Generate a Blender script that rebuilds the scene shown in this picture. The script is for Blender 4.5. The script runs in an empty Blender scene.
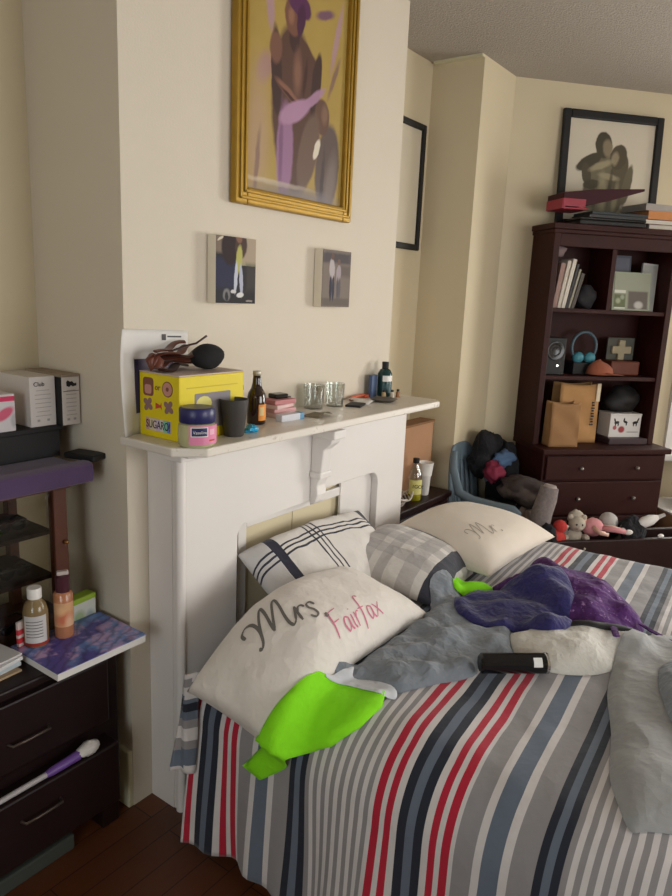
import bpy, bmesh, math, random
from mathutils import Vector, Matrix, noise, geometry
from mathutils.bvhtree import BVHTree
random.seed(7)
C = bpy.context.scene.collection
PI = math.pi
# ------------------------------------------------------------------ helpers
def lin(c):
    return tuple(((v/255)/12.92 if v/255 <= .04045 else ((v/255+.055)/1.055)**2.4) for v in c)+(1.0,)
class NT:
    def __init__(s, name):
        s.m = bpy.data.materials.new(name); s.m.use_nodes = True
        s.t = s.m.node_tree; s.b = s.t.nodes['Principled BSDF']; s.out = s.t.nodes['Material Output']
    def n(s, typ, **kw):
        x = s.t.nodes.new(typ)
        for k, v in kw.items(): setattr(x, k, v)
        return x
    def l(s, a, b): s.t.links.new(a, b)
    def math(s, op, a, b=None, clamp=False):
        x = s.n('ShaderNodeMath', operation=op, use_clamp=clamp)
        for i, v in enumerate((a, b)):
            if v is None: continue
            if isinstance(v, (int, float)): x.inputs[i].default_value = v
            else: s.l(v, x.inputs[i])
        return x.outputs[0]
    def mix(s, f, a, b):
        x = s.n('ShaderNodeMix', data_type='RGBA')
        for sock, v in ((x.inputs[0], f), (x.inputs[6], a), (x.inputs[7], b)):
            if isinstance(v, (int, float)): sock.default_value = v
            elif isinstance(v, tuple): sock.default_value = v
            else: s.l(v, sock)
        return x.outputs[2]
    def coord(s, which='Object'):
        return s.n('ShaderNodeTexCoord').outputs[which]
    def noise(s, vec, scale, detail=3, rough=.55):
        x = s.n('ShaderNodeTexNoise'); x.inputs['Scale'].default_value = scale
        x.inputs['Detail'].default_value = detail; x.inputs['Roughness'].default_value = rough
        s.l(vec, x.inputs['Vector']); return x.outputs['Fac'], x.outputs['Color']
    def bump(s, h, strength, dist=.01):
        x = s.n('ShaderNodeBump'); x.inputs['Strength'].default_value = strength
        x.inputs['Distance'].default_value = dist; s.l(h, x.inputs['Height']); s.l(x.outputs[0], s.b.inputs['Normal'])
def cloth_bump(k, c, bump, bscale, dist, wrinkle=0, wscale=9):
    nrm = None
    if wrinkle:
        w, _ = k.noise(c, wscale, 2, .45)
        r = k.math('SUBTRACT', 1, k.math('ABSOLUTE', k.math('SUBTRACT', k.math('MULTIPLY', w, 4), 2)))
        w2, _ = k.noise(c, wscale*2.7, 2, .5)
        r2 = k.math('SUBTRACT', 1, k.math('ABSOLUTE', k.math('SUBTRACT', k.math('MULTIPLY', w2, 4), 2)))
        b = k.n('ShaderNodeBump'); b.inputs['Strength'].default_value = wrinkle; b.inputs['Distance'].default_value = .02
        k.l(k.math('ADD', r, k.math('MULTIPLY', r2, .4)), b.inputs['Height']); nrm = b.outputs[0]
    if bump:
        h, _ = k.noise(c, bscale, 3)
        b = k.n('ShaderNodeBump'); b.inputs['Strength'].default_value = bump; b.inputs['Distance'].default_value = dist; k.l(h, b.inputs['Height'])
        if nrm: k.l(nrm, b.inputs['Normal'])
        nrm = b.outputs[0]
    k.l(nrm, k.b.inputs['Normal'])
def M(name, col, rough=.6, metal=0, var=.1, scale=18, bump=0, bscale=250, spec=.4, trans=0, sheen=0, dist=.004, wrinkle=0, wscale=9):
    k = NT(name); c = k.coord(); f, _ = k.noise(c, scale, 4)
    a = lin(col); d = tuple(x*(1-var) for x in a[:3])+(1,); u = tuple(min(1, x*(1+var)) for x in a[:3])+(1,)
    k.l(k.mix(f, d, u), k.b.inputs['Base Color'])
    k.b.inputs['Roughness'].default_value = rough; k.b.inputs['Metallic'].default_value = metal
    k.b.inputs['Specular IOR Level'].default_value = spec
    k.b.inputs['Transmission Weight'].default_value = trans
    k.b.inputs['Sheen Weight'].default_value = sheen
    if bump or wrinkle: cloth_bump(k, c, bump, bscale, dist, wrinkle, wscale)
    return k.m
def mlink(o, mat):
    if isinstance(mat, (list, tuple)):
        for m in mat: o.data.materials.append(m)
    else: o.data.materials.append(mat)
class MB:
    def __init__(s): s.b = bmesh.new()
    def xf(s, vs, m):
        if m is not None: bmesh.ops.transform(s.b, matrix=m, verts=vs)
    def box(s, x0, x1, y0, y1, z0, z1, m=None, bev=0):
        r = bmesh.ops.create_cube(s.b, size=1)['verts']
        bmesh.ops.transform(s.b, matrix=Matrix.Translation(((x0+x1)/2, (y0+y1)/2, (z0+z1)/2)) @ Matrix.Diagonal((abs(x1-x0), abs(y1-y0), abs(z1-z0), 1)), verts=r)
        if bev:
            es = list({e for v in r for e in v.link_edges})
            g = bmesh.ops.bevel(s.b, geom=es, offset=bev, segments=2, profile=.6, affect='EDGES')
            r = list({v for v in g['verts']})
            r = [v for v in s.b.verts if v in set(r)]
        s.xf(r, m); return s
    def lathe(s, prof, c=(0, 0, 0), seg=24, m=None):
        rings = []
        vs = []
        for r, z in prof:
            if r < 1e-5:
                v = s.b.verts.new((c[0], c[1], c[2]+z)); rings.append([v]); vs.append(v)
            else:
                rg = [s.b.verts.new((c[0]+r*math.cos(2*PI*i/seg), c[1]+r*math.sin(2*PI*i/seg), c[2]+z)) for i in range(seg)]
                rings.append(rg); vs += rg
        for A, B in zip(rings, rings[1:]):
            for i in range(seg):
                j = (i+1) % seg
                if len(A) == 1 and len(B) == 1: continue
                if len(A) == 1: s.b.faces.new((A[0], B[j], B[i]))
                elif len(B) == 1: s.b.faces.new((A[i], A[j], B[0]))
                else: s.b.faces.new((A[i], A[j], B[j], B[i]))
        s.xf(vs, m); return s
    def tube(s, pts, r, seg=8, closed=False, cap=True, flat=1.0, m=None):
        pts = [Vector(p) for p in pts]; n = len(pts); rings = []; vs = []
        up = Vector((0, 0, 1)); prevn = None
        for i, p in enumerate(pts):
            if closed: t = pts[(i+1) % n]-pts[i-1]
            else: t = pts[min(i+1, n-1)]-pts[max(i-1, 0)]
            t.normalize()
            a = prevn if prevn is not None else (up if abs(t.z) < .9 else Vector((1, 0, 0)))
            nn = (a-t*a.dot(t)); nn.normalize(); prevn = nn; bb = t.cross(nn)
            rr = r[i] if isinstance(r, (list, tuple)) else r
            rg = [s.b.verts.new(p+nn*(rr*flat*math.cos(2*PI*k/seg))+bb*(rr*math.sin(2*PI*k/seg))) for k in range(seg)]
            rings.append(rg); vs += rg
        for i in range(n if closed else n-1):
            A, B = rings[i], rings[(i+1) % n]
            for k in range(seg): s.b.faces.new((A[k], A[(k+1) % seg], B[(k+1) % seg], B[k]))
        if cap and not closed:
            s.b.faces.new(rings[0][::-1]); s.b.faces.new(rings[-1])
        s.xf(vs, m); return s
    def prism(s, poly, a, b, axis='z', m=None):
        def P(u, v, w): return {'z': (u, v, w), 'y': (u, w, v), 'x': (w, u, v)}[axis]
        A = [s.b.verts.new(P(u, v, a)) for u, v in poly]; B = [s.b.verts.new(P(u, v, b)) for u, v in poly]; n = len(poly)
        s.b.faces.new(A); s.b.faces.new(B[::-1])
        for i in range(n): s.b.faces.new((A[i], B[i], B[(i+1) % n], A[(i+1) % n]))
        s.xf(A+B, m); return s
    def ell(s, c, r, seg=16, lump=0, freq=6, m=None, seed=0, flat=None):
        vs = bmesh.ops.create_uvsphere(s.b, u_segments=seg, v_segments=max(8, seg*2//3), radius=1)['verts']
        for v in vs:
            k = 1
            if lump: k = 1+lump*noise.fractal(v.co*freq/3+Vector((seed, seed*2.3, 1)), 1, 2, 3)
            v.co = Vector((c[0]+v.co.x*r[0]*k, c[1]+v.co.y*r[1]*k, c[2]+v.co.z*r[2]*k))
            if flat is not None and v.co.z < flat: v.co.z = flat
        s.xf(vs, m); return s
    def grid(s, f, nu, nv):
        g = [[s.b.verts.new(f(i/nu, j/nv)) for j in range(nv+1)] for i in range(nu+1)]
        for i in range(nu):
            for j in range(nv): s.b.faces.new((g[i][j], g[i+1][j], g[i+1][j+1], g[i][j+1]))
        return s
    def build(s, name, mat, parent=None, smooth=None, bev=0, sub=0, solid=0):
        bmesh.ops.recalc_face_normals(s.b, faces=s.b.faces)
        me = bpy.data.meshes.new(name); s.b.to_mesh(me); s.b.free()
        o = bpy.data.objects.new(name, me); C.objects.link(o); mlink(o, mat)
        if smooth is not None:
            for p in me.polygons: p.use_smooth = True
            if smooth < 180:
                me.set_sharp_from_angle(angle=math.radians(smooth))
        if solid:
            d = o.modifiers.new('s', 'SOLIDIFY'); d.thickness = solid; d.offset = 0
        if bev:
            d = o.modifiers.new('b', 'BEVEL'); d.width = bev; d.segments = 2; d.limit_method = 'ANGLE'
        if sub:
            d = o.modifiers.new('u', 'SUBSURF'); d.levels = sub; d.render_levels = sub
        if parent: o.parent = parent
        return o
def tag(o, label, cat, group=None, kind=None):
    o['label'] = label; o['category'] = cat
    if group: o['group'] = group
    if kind: o['kind'] = kind
    return o
def thing(name, label, cat, loc=(0, 0, 0), rz=0, group=None):
    o = bpy.data.objects.new(name, None); C.objects.link(o); o.location = loc; o.rotation_euler = (0, 0, rz)
    o.empty_display_size = .05
    return tag(o, label, cat, group)
def struct(name, mb, mat, parent=None, **k):
    o = mb.build(name, mat, parent, **k)
    if not parent: o['kind'] = 'structure'
    return o
def copy_tree(o, parent=None):
    c = o.copy(); C.objects.link(c); c.parent = parent
    for ch in list(o.children): copy_tree(ch, c)
    return c
def text(name, s, size, mat, parent, mtx, ext=.0004):
    cu = bpy.data.curves.new(name, 'FONT'); cu.body = s; cu.size = size; cu.align_x = 'CENTER'; cu.align_y = 'CENTER'; cu.extrude = ext
    t = bpy.data.objects.new(name, cu); C.objects.link(t)
    bpy.context.view_layer.update()
    me = bpy.data.meshes.new_from_object(t.evaluated_get(bpy.context.evaluated_depsgraph_get()))
    bpy.data.objects.remove(t); bpy.data.curves.remove(cu)
    o = bpy.data.objects.new(name, me); C.objects.link(o); me.materials.clear(); me.materials.append(mat); o.parent = parent
    o.matrix_local = mtx
    return o
def frame_m(o, ex, ey):
    """local matrix: origin o, text x along ex, text up along ey"""
    ex = Vector(ex).normalized(); ey = Vector(ey).normalized(); ez = ex.cross(ey)
    return Matrix(((ex.x, ey.x, ez.x, o[0]), (ex.y, ey.y, ez.y, o[1]), (ex.z, ey.z, ez.z, o[2]), (0, 0, 0, 1)))
def shapes_mat(name, base, shapes, rough=.5, distort=.0, dscale=6, base2=None, gscale=3, plane='xz', coat=0):
    """procedural picture: soft ellipses / boxes mixed over a base in object space (u,v = plane axes)
    shape: (kind, cu, cv, ru, rv, rot_deg, colour, soft, alpha)"""
    k = NT(name); c = k.coord()
    sep = k.n('ShaderNodeSeparateXYZ'); k.l(c, sep.inputs[0])
    u = sep.outputs['XYZ'.index(plane[0].upper())]; v = sep.outputs['XYZ'.index(plane[1].upper())]
    if distort:
        f, col = k.noise(c, dscale, 3)
        s2 = k.n('ShaderNodeSeparateColor'); k.l(col, s2.inputs[0])
        u = k.math('ADD', u, k.math('MULTIPLY', k.math('SUBTRACT', s2.outputs[0], .5), distort))
        v = k.math('ADD', v, k.math('MULTIPLY', k.math('SUBTRACT', s2.outputs[1], .5), distort))
    f, _ = k.noise(c, gscale, 4)
    cur = k.mix(f, lin(base), lin(base2 or base))
    for (kind, cu, cv, ru, rv, rot, col, soft, al) in shapes:
        a = math.radians(rot); ca, sa = math.cos(a), math.sin(a)
        du = k.math('SUBTRACT', u, cu); dv = k.math('SUBTRACT', v, cv)
        p = k.math('ADD', k.math('MULTIPLY', du, ca/ru), k.math('MULTIPLY', dv, sa/ru))
        q = k.math('ADD', k.math('MULTIPLY', du, -sa/rv), k.math('MULTIPLY', dv, ca/rv))
        if kind == 'e': d = k.math('SQRT', k.math('ADD', k.math('MULTIPLY', p, p), k.math('MULTIPLY', q, q)))
        else: d = k.math('MAXIMUM', k.math('ABSOLUTE', p), k.math('ABSOLUTE', q))
        mr = k.n('ShaderNodeMapRange'); k.l(d, mr.inputs[0])
        mr.inputs[1].default_value = 1+soft; mr.inputs[2].default_value = 1-soft
        mr.inputs[3].default_value = 0; mr.inputs[4].default_value = al
        cur = k.mix(mr.outputs[0], cur, lin(col))
    k.l(cur, k.b.inputs['Base Color']); k.b.inputs['Roughness'].default_value = rough
    k.b.inputs['Specular IOR Level'].default_value = .2; k.b.inputs['Coat Weight'].default_value = coat; k.b.inputs['Coat Roughness'].default_value = .05
    return k.m
# ------------------------------------------------------------------ materials
CHIM = M('cream_wall_paint_lit', (210, 199, 182), .62, var=.03, scale=3, bump=.12, bscale=160, spec=.3)  # whiter light on the chimney breast is put into this wall colour
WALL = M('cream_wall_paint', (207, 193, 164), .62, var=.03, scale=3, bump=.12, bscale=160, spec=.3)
WALLTRIM = M('ivory_gloss_trim', (206, 200, 170), .4, var=.03)
CEIL = M('textured_ceiling', (172, 164, 154), .9, var=.08, scale=60, bump=.6, bscale=120, dist=.01)
WHITEPAINT = M('white_mantel_paint', (226, 220, 216), .38, var=.03, scale=6, bump=.05, bscale=40)
def shelf_top_mat():
    k = NT('worn_white_shelf'); c = k.coord(); f, _ = k.noise(c, 9, 5, .7); g, _ = k.noise(c, 60, 3)
    ramp = k.n('ShaderNodeMapRange'); k.l(k.math('MULTIPLY', f, g), ramp.inputs[0])
    ramp.inputs[1].default_value = .32; ramp.inputs[2].default_value = .42
    k.l(k.mix(ramp.outputs[0], lin((222, 214, 204)), lin((176, 162, 146))), k.b.inputs['Base Color'])
    k.b.inputs['Roughness'].default_value = .3; return k.m
SHELF = shelf_top_mat()
CREAMBOARD = M('cream_fire_board', (214, 200, 168), .5, var=.04, scale=5)
WOODDK = M('dark_mahogany', (38, 18, 16), .42, var=.35, scale=9, spec=.3)
WOODDK2 = M('dark_espresso_wood', (30, 15, 15), .45, var=.25, scale=7, spec=.3)
WOODMID = M('brown_cabinet_wood', (84, 46, 32), .45, var=.25, scale=14)
BLACK = M('black_matte', (22, 20, 22), .6, var=.2)
BLACKG = M('black_gloss', (16, 15, 18), .2, var=.1)
DARKGREY = M('dark_grey_plastic', (62, 58, 58), .45, var=.1)
WHITE = M('white_plastic', (226, 222, 218), .35, var=.04)
PAPER = M('white_paper', (222, 218, 214), .8, var=.05, scale=10)
CARD = M('white_card_box', (208, 200, 196), .65, var=.05, scale=10)
KRAFT = M('kraft_paper', (176, 132, 84), .8, var=.12, scale=12, bump=.25, bscale=30)
KRAFTDK = M('kraft_paper_dull', (150, 112, 74), .85, var=.12, scale=12, bump=.25, bscale=30)
CARTON = M('brown_cardboard', (170, 128, 96), .85, var=.1, scale=8)
INK = M('grey_print', (84, 80, 82), .7, var=.05)
INKDK = M('black_print', (30, 28, 32), .7, var=.05)
CHROME = M('bright_metal', (200, 198, 196), .22, metal=1, var=.05)
GOLD = M('gilt_frame', (164, 128, 46), .42, metal=.45, var=.2, scale=22, bump=.1, bscale=80)
def glass_mat(name, col, rough=.02, fac=.85, edge=.55):
    k = NT(name); tr = k.n('ShaderNodeBsdfTransparent'); gl = k.n('ShaderNodeBsdfGlossy'); mx = k.n('ShaderNodeMixShader')
    tr.inputs[0].default_value = lin(col); gl.inputs['Roughness'].default_value = rough; gl.inputs[0].default_value = (1, 1, 1, 1)
    lw = k.n('ShaderNodeLayerWeight'); lw.inputs[0].default_value = .35
    k.l(k.math('ADD', k.math('MULTIPLY', lw.outputs['Facing'], edge), 1-fac, clamp=True), mx.inputs[0])
    k.l(tr.outputs[0], mx.inputs[1]); k.l(gl.outputs[0], mx.inputs[2]); k.l(mx.outputs[0], k.out.inputs['Surface'])
    return k.m
PANE = glass_mat('window_glass', (250, 252, 252), fac=.95)
CLEAR = glass_mat('clear_tumbler_glass', (236, 238, 236), fac=.9)
def floor_mat():
    k = NT('brown_floorboards'); c = k.coord()
    br = k.n('ShaderNodeTexBrick'); k.l(c, br.inputs['Vector'])
    br.inputs['Color1'].default_value = lin((112, 62, 34)); br.inputs['Color2'].default_value = lin((92, 50, 28)); br.inputs['Mortar'].default_value = lin((38, 20, 12))
    br.inputs['Scale'].default_value = 1; br.inputs['Brick Width'].default_value = .7; br.inputs['Row Height'].default_value = .085
    br.inputs['Mortar Size'].default_value = .0022; br.inputs['Mortar Smooth'].default_value = .3
    mp = k.n('ShaderNodeMapping'); k.l(c, mp.inputs[0]); mp.inputs['Scale'].default_value = (2, 40, 1)
    f, _ = k.noise(mp.outputs[0], 1.5, 5)
    k.l(k.mix(k.math('MULTIPLY', f, .45), br.outputs[0], lin((58, 30, 17))), k.b.inputs['Base Color'])
    k.b.inputs['Roughness'].default_value = .42; return k.m
FLOOR = floor_mat()

# ------------------------------------------------------------------ room
W, D, D2, X1, X2, H = 1.4033, .4231, .2797, 2.1146, 2.4974, 2.7805
T = .12
E = Vector((.7397, -.6729, 0)); N = Vector((-.6729, -.7397, 0))     # along the slanted bay wall / out of it into the room
C3 = Vector((X2, 0, 0)); BROT = math.atan2(E.y, E.x)
def bay(s, off, z=0): return C3+E*s+N*off+Vector((0, 0, z))
XL, YR, XR = -3.0, -4.1, 3.98
SB = 2.0; PB = bay(SB, 0)
struct('floor', MB().box(XL-T, XR+T, YR-T, D+T, -.1, 0), FLOOR)
struct('ceiling', MB().box(XL-T, XR+T, YR-T, D+T, H, H+.1), CEIL)
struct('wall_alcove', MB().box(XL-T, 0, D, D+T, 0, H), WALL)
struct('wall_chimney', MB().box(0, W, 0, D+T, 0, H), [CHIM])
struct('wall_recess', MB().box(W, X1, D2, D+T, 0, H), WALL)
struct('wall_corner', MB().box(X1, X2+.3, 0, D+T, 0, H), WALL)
def wall_with_hole(name, L, h0, h1, s0, s1, m):
    """wall along local x (0..L), thickness to local +y, with a window hole"""
    b = MB()
    b.box(0, s0, 0, T, 0, H, m); b.box(s1, L, 0, T, 0, H, m)
    b.box(s0, s1, 0, T, 0, h0, m); b.box(s0, s1, 0, T, h1, H, m)
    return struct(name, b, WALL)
MBAY = Matrix.Translation(C3) @ Matrix.Rotation(BROT, 4, 'Z')
MRIGHT = Matrix.Translation((XR, PB.y, 0)) @ Matrix.Rotation(-PI/2, 4, 'Z')
MREAR = Matrix.Translation((XR, YR, 0)) @ Matrix.Rotation(PI, 4, 'Z')
def window(name, m, s0, s1, z0, z1):
    r = bpy.data.objects.new(name, None); C.objects.link(r); r.matrix_world = m; r['kind'] = 'structure'
    f = MB(); w = .085
    for a, b_, c, d in ((s0-w, s0, z0-.02, z1+w), (s1, s1+w, z0-.02, z1+w), (s0, s1, z1, z1+w)): f.box(a, b_, -.022, 0, c, d)
    f.box(s0, s0+.03, 0, T, z0, z1); f.box(s1-.03, s1, 0, T, z0, z1); f.box(s0, s1, 0, T, z1-.03, z1)
    zm = (z0+z1)/2
    f.box(s0+.03, s1-.03, .04, .075, zm-.02, zm+.02); f.box(s0+.03, s1-.03, .04, .075, z0, z0+.04)
    f.build('window_frame', WHITE, r)
    MB().box(s0-w-.03, s1+w+.03, -.07, T, z0-.05, z0-.01).build('window_sill', WHITE, r, bev=.006)
    MB().box(s0+.03, s1-.03, .055, .06, z0, z1-.03).build('window_pane', PANE, r)
    return r
wall_with_hole('wall_bay', SB, .78, 2.25, 1.27, 1.9, MBAY)
window('window_1', MBAY, 1.27, 1.9, .78, 2.25)
LR = abs(YR-PB.y)
wall_with_hole('wall_right', LR, .8, 2.25, .5, 2.2, MRIGHT)
window('window_2', MRIGHT, .5, 2.2, .8, 2.25)
LB = XR-XL
wall_with_hole('wall_rear', LB, .85, 2.3, 2.2, 4.2, MREAR)
window('window_3', MREAR, 2.2, 4.2, .85, 2.3)
MLEFT = Matrix.Translation((XL, YR, 0)) @ Matrix.Rotation(PI/2, 4, 'Z')
wall_with_hole('wall_left', D-YR, .85, 2.3, 1.6, 3.0, MLEFT)
window('added_window_left', MLEFT, 1.6, 3.0, .85, 2.3)  # added unseen window, opened so fill light can enter from the left
# skirting boards
struct('baseboard_alcove', MB().box(XL, 0, D-.018, D, 0, .2), WALLTRIM, bev=.004)
struct('baseboard_return', MB().box(-.018, 0, 0, D-.018, 0, .2), WALLTRIM, bev=.004)
struct('baseboard_recess', MB().box(W, X1, D2-.018, D2, 0, .18), WALLTRIM, bev=.004)
struct('baseboard_bay', MB().box(0, SB, -.018, 0, 0, .18, MBAY), WALLTRIM, bev=.004)
struct('trim_1', MB().box(X1-.03, X1, 0.0, D2-.018, H-.012, H), WALLTRIM)

# ------------------------------------------------------------------ fireplace mantel
ZM = 1.22
mt = thing('fireplace_mantel', 'white painted fireplace mantel with a central bracket against the chimney breast', 'mantelpiece', (.7, -.1, 0))
def mb_at(o):  # parts are written in world coordinates, shifted to the thing
    return Matrix.Translation(-Vector(o.location))
def wpart(name, mb, mat, parent, **k):
    bmesh.ops.transform(mb.b, matrix=mb_at(parent), verts=mb.b.verts); return mb.build(name, mat, parent, **k)
yl = -.137
b = MB().prism([(-.022, 0), (-.022, -.215), (.045, -.285), (1.3985-.035, -.285), (1.3985, -.25), (1.3985, 0)], ZM-.026, ZM)
wpart('shelf', b, SHELF, mt, bev=.005)
b = MB().prism([(.03, 0), (.05, -.2), (.07, -.215), (1.345, -.215), (1.365, -.2), (1.37, 0)], ZM-.045, ZM-.026)
b.prism([(.05, -.1), (.06, -.165), (1.36, -.165), (1.37, -.1)], ZM-.065, ZM-.045)
wpart('moulding', b, WHITEPAINT, mt, bev=.004)
# front board with an arched opening
pts = [(.074, 0), (.074, ZM-.045), (1.356, ZM-.045), (1.356, 0), (1.15, 0), (1.15, .88)]
for i in range(9):
    a = i/8*PI/2; pts.append((1.15-.05*(1-math.cos(a)), .88+.05*math.sin(a)))
pts += [(.75, .93), (.70, .90), (.36, .90)]
for i in range(9):
    a = PI/2+i/8*PI/2; pts.append((.32+.04+.04*math.cos(a), .86+.04*math.sin(a)))
pts += [(.32, 0)]
b = MB().prism(pts, yl, yl+.03, 'y')
wpart('front_board', b, WHITEPAINT, mt, bev=.006)
for x0, x1 in ((.074, .094), (1.336, 1.356)):
    wpart('side_board', MB().box(x0, x1, yl+.03, -.001, 0, ZM-.045), WHITEPAINT, mt)
wpart('corner_bead', MB().tube([(.084, yl+.006, 0), (.084, yl+.006, ZM-.05)], .016, 12), WHITEPAINT, mt, smooth=40)
wpart('opening_trim', MB().box(.36, .40, yl+.036, yl+.055, 0, .89).box(.40, .94, yl+.036, yl+.055, .865, .9), WHITEPAINT, mt, bev=.003)
wpart('fire_board', MB().box(.33, .66, yl+.055, yl+.068, 0, .93).box(.664, .95, yl+.055, yl+.068, 0, .93), CREAMBOARD, mt)
wpart('white_panel', MB().box(.93, 1.2, yl+.032, yl+.042, 0, .96), WHITEPAINT, mt)
prof = [(yl, .885), (yl-.025, .90), (yl-.035, .93), (yl-.03, .965), (yl-.045, 1.0), (yl-.05, 1.05), (yl-.055, 1.10), (yl-.085, 1.125), (yl-.1, ZM-.048), (yl, ZM-.048)]
b = MB().prism(prof, .69, .745, 'x')
b.box(.682, .753, yl-.105, yl, ZM-.078, ZM-.046); b.box(.683, .752, yl-.05, yl, .99, 1.015)
wpart('bracket', b, WHITEPAINT, mt, bev=.005)

# ------------------------------------------------------------------ bed
BX0, BX1, BY0, BY1, BT, BR = 0.0, 1.86, -.28, -2.3, .605, .19
def sstep(t): t = max(0, min(1, t)); return t*t*(3-2*t)
bed = thing('bed', 'wide bed with its mattress under a striped comforter, head against the mantel', 'bed', (.93, -1.25, 0))
wpart('box_spring', MB().box(.1, 1.74, -2.25, -.24, .1, .3), M('beige_box_spring', (168, 158, 142), .9), bed, bev=.03)
wpart('mattress', MB().box(.1, 1.74, -2.26, -.23, .3, .53), M('white_mattress', (206, 202, 196), .9, bump=.1), bed, bev=.06)
for x in (.16, 1.68):
    for y in (-2.18, -.3): wpart('leg', MB().box(x-.03, x+.03, y-.03, y+.03, 0, .1), BLACK, bed)
# comforter: cross-section across X, stripes run along it
def csec(s):
    """arc parameter 0..1 -> x,z, hang fraction"""
    Lh = .36; La = BR*1.6; Lt = BX1-BX0-2*BR; tot = 2*Lh+2*La+Lt; q = s*tot
    if q < Lh: return BX0, .055+(BT-BR-.055)*q/Lh, 1-q/Lh
    q -= Lh
    def arc(t):
        a = t*PI/2; e = 2/2.2
        return BR-BR*abs(math.cos(a))**e, BR*abs(math.sin(a))**e
    if q < La:
        x, z = arc(q/La); return BX0+x, BT-BR+z, 0
    q -= La
    if q < Lt: return BX0+BR+q, BT+.012*math.sin(PI*q/Lt), 0
    q -= Lt
    if q < La:
        x, z = arc(1-q/La); return BX1-x, BT-BR+z, 0
    q -= La
    return BX1, BT-BR-(BT-BR-.055)*q/Lh, q/Lh
def comf(s, y):
    x, z, h = csec(s)
    side = -1 if s < .5 else 1
    yy = y+.07*max(0, x-.1)
    # soft folds growing towards the hem
    fold = .018*math.sin(y*21+1.2)*h+.012*math.sin(y*47+.4)*h**1.5+.02*noise.noise((y*4, 3.1, h))*(h+.15)
    x += side*fold+side*.018*h
    if s < .5:
        k = sstep((y+.36)/.16)*h
        x -= .03*k
    top = 1-h
    wr = noise.fractal((x*3.2, y*3.2, .7), 1, 2, 3)*.010+noise.noise((x*9, y*14, 2))*.004
    if 0 < x < BX1: z += wr*top
    z += .02*h*noise.noise((y*5, 8, 1))
    return (x, yy, z)
per = [(-.1, 'r', -.08), (-.067, 'r', -.05), (-.033, 'n', -.011), (-.011, 's', .011), (.011, 'n', .033), (.05, 'r', .067), (.08, 'r', .1),
       (.11, 'g', .155), (.155, 'w', .173), (.173, 's', .215), (.215, 'w', .234), (.234, 'g', .285), (.285, 'n', .302), (.302, 's', .319), (.319, 'n', .336)]
xx = .336
while xx < .53: per += [(xx, 'g', xx+.0125*1.05), (xx+.013, 'w', xx+.0255)]; xx += .0255
def stripe(y):
    d = (-y-.353)
    while d > .54: d -= .64
    while d < -.1: d += .64
    for a, c, b_ in per:
        if a <= d < b_: return c
    return 'w'
cuts = set()
for kk in range(-1, 5):
    for a, c, b_ in per:
        for v in (a, b_):
            y = -(v+.353+.64*kk)
            if BY1 < y < BY0: cuts.add(round(y, 4))
cuts |= {BY0, BY1}
cl = sorted(cuts, reverse=True); ys = [cl[0]]
for v in cl[1:]:
    gap = ys[-1]-v
    if gap < .0015: continue
    m_ = max(1, int(gap/.016)); a0 = ys[-1]
    for i in range(1, m_+1): ys.append(a0+(v-a0)*i/m_)
NS = 190
SMAT = {}
for kx, cc in dict(r=(176, 24, 52), n=(32, 36, 50), s=(98, 108, 124), g=(142, 138, 140), w=(206, 200, 200)).items():
    SMAT[kx] = M('comforter_'+dict(r='red', n='navy', s='slate', g='grey', w='white')[kx], cc, .85, var=.06, scale=25, sheen=.15, bump=.12, bscale=90, wrinkle=.14, wscale=5)
skeys = list(SMAT)
bm = bmesh.new()
vg = [[bm.verts.new(comf(i/NS, y)) for y in ys] for i in range(NS+1)]
for i in range(NS):
    for j in range(len(ys)-1):
        f = bm.faces.new((vg[i][j], vg[i+1][j], vg[i+1][j+1], vg[i][j+1])); f.smooth = True
        f.material_index = skeys.index(stripe((ys[j]+ys[j+1])/2))
b = MB(); b.b.free(); b.b = bm
cf = b.build('comforter', [SMAT[k] for k in skeys], None, smooth=180, solid=.008)
tag(cf, 'white and grey comforter with red and navy stripes spread over the bed', 'comforter')
# corner flap of the comforter at the head end: stripes run the other way
b = MB()
def flap(u, v):
    y = -.315+.045*u; z = .60-.31*v*(1-.12*u)+.0
    x = -.02-.05*u*(.15+.85*v)-.01*v+.008*math.sin(u*7+v*3)
    return (x, y, z-.02*u)
b.grid(flap, 10, 24)
fo = b.build('corner_flap', [SMAT[k] for k in skeys], cf, smooth=180, solid=.006)
seq = 'wwggwwsnnssggwwwggssssww'
for p in fo.data.polygons:
    v = (.60-p.center.z)/.31
    p.material_index = skeys.index(seq[max(0, min(23, int(v*24)))])

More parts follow.
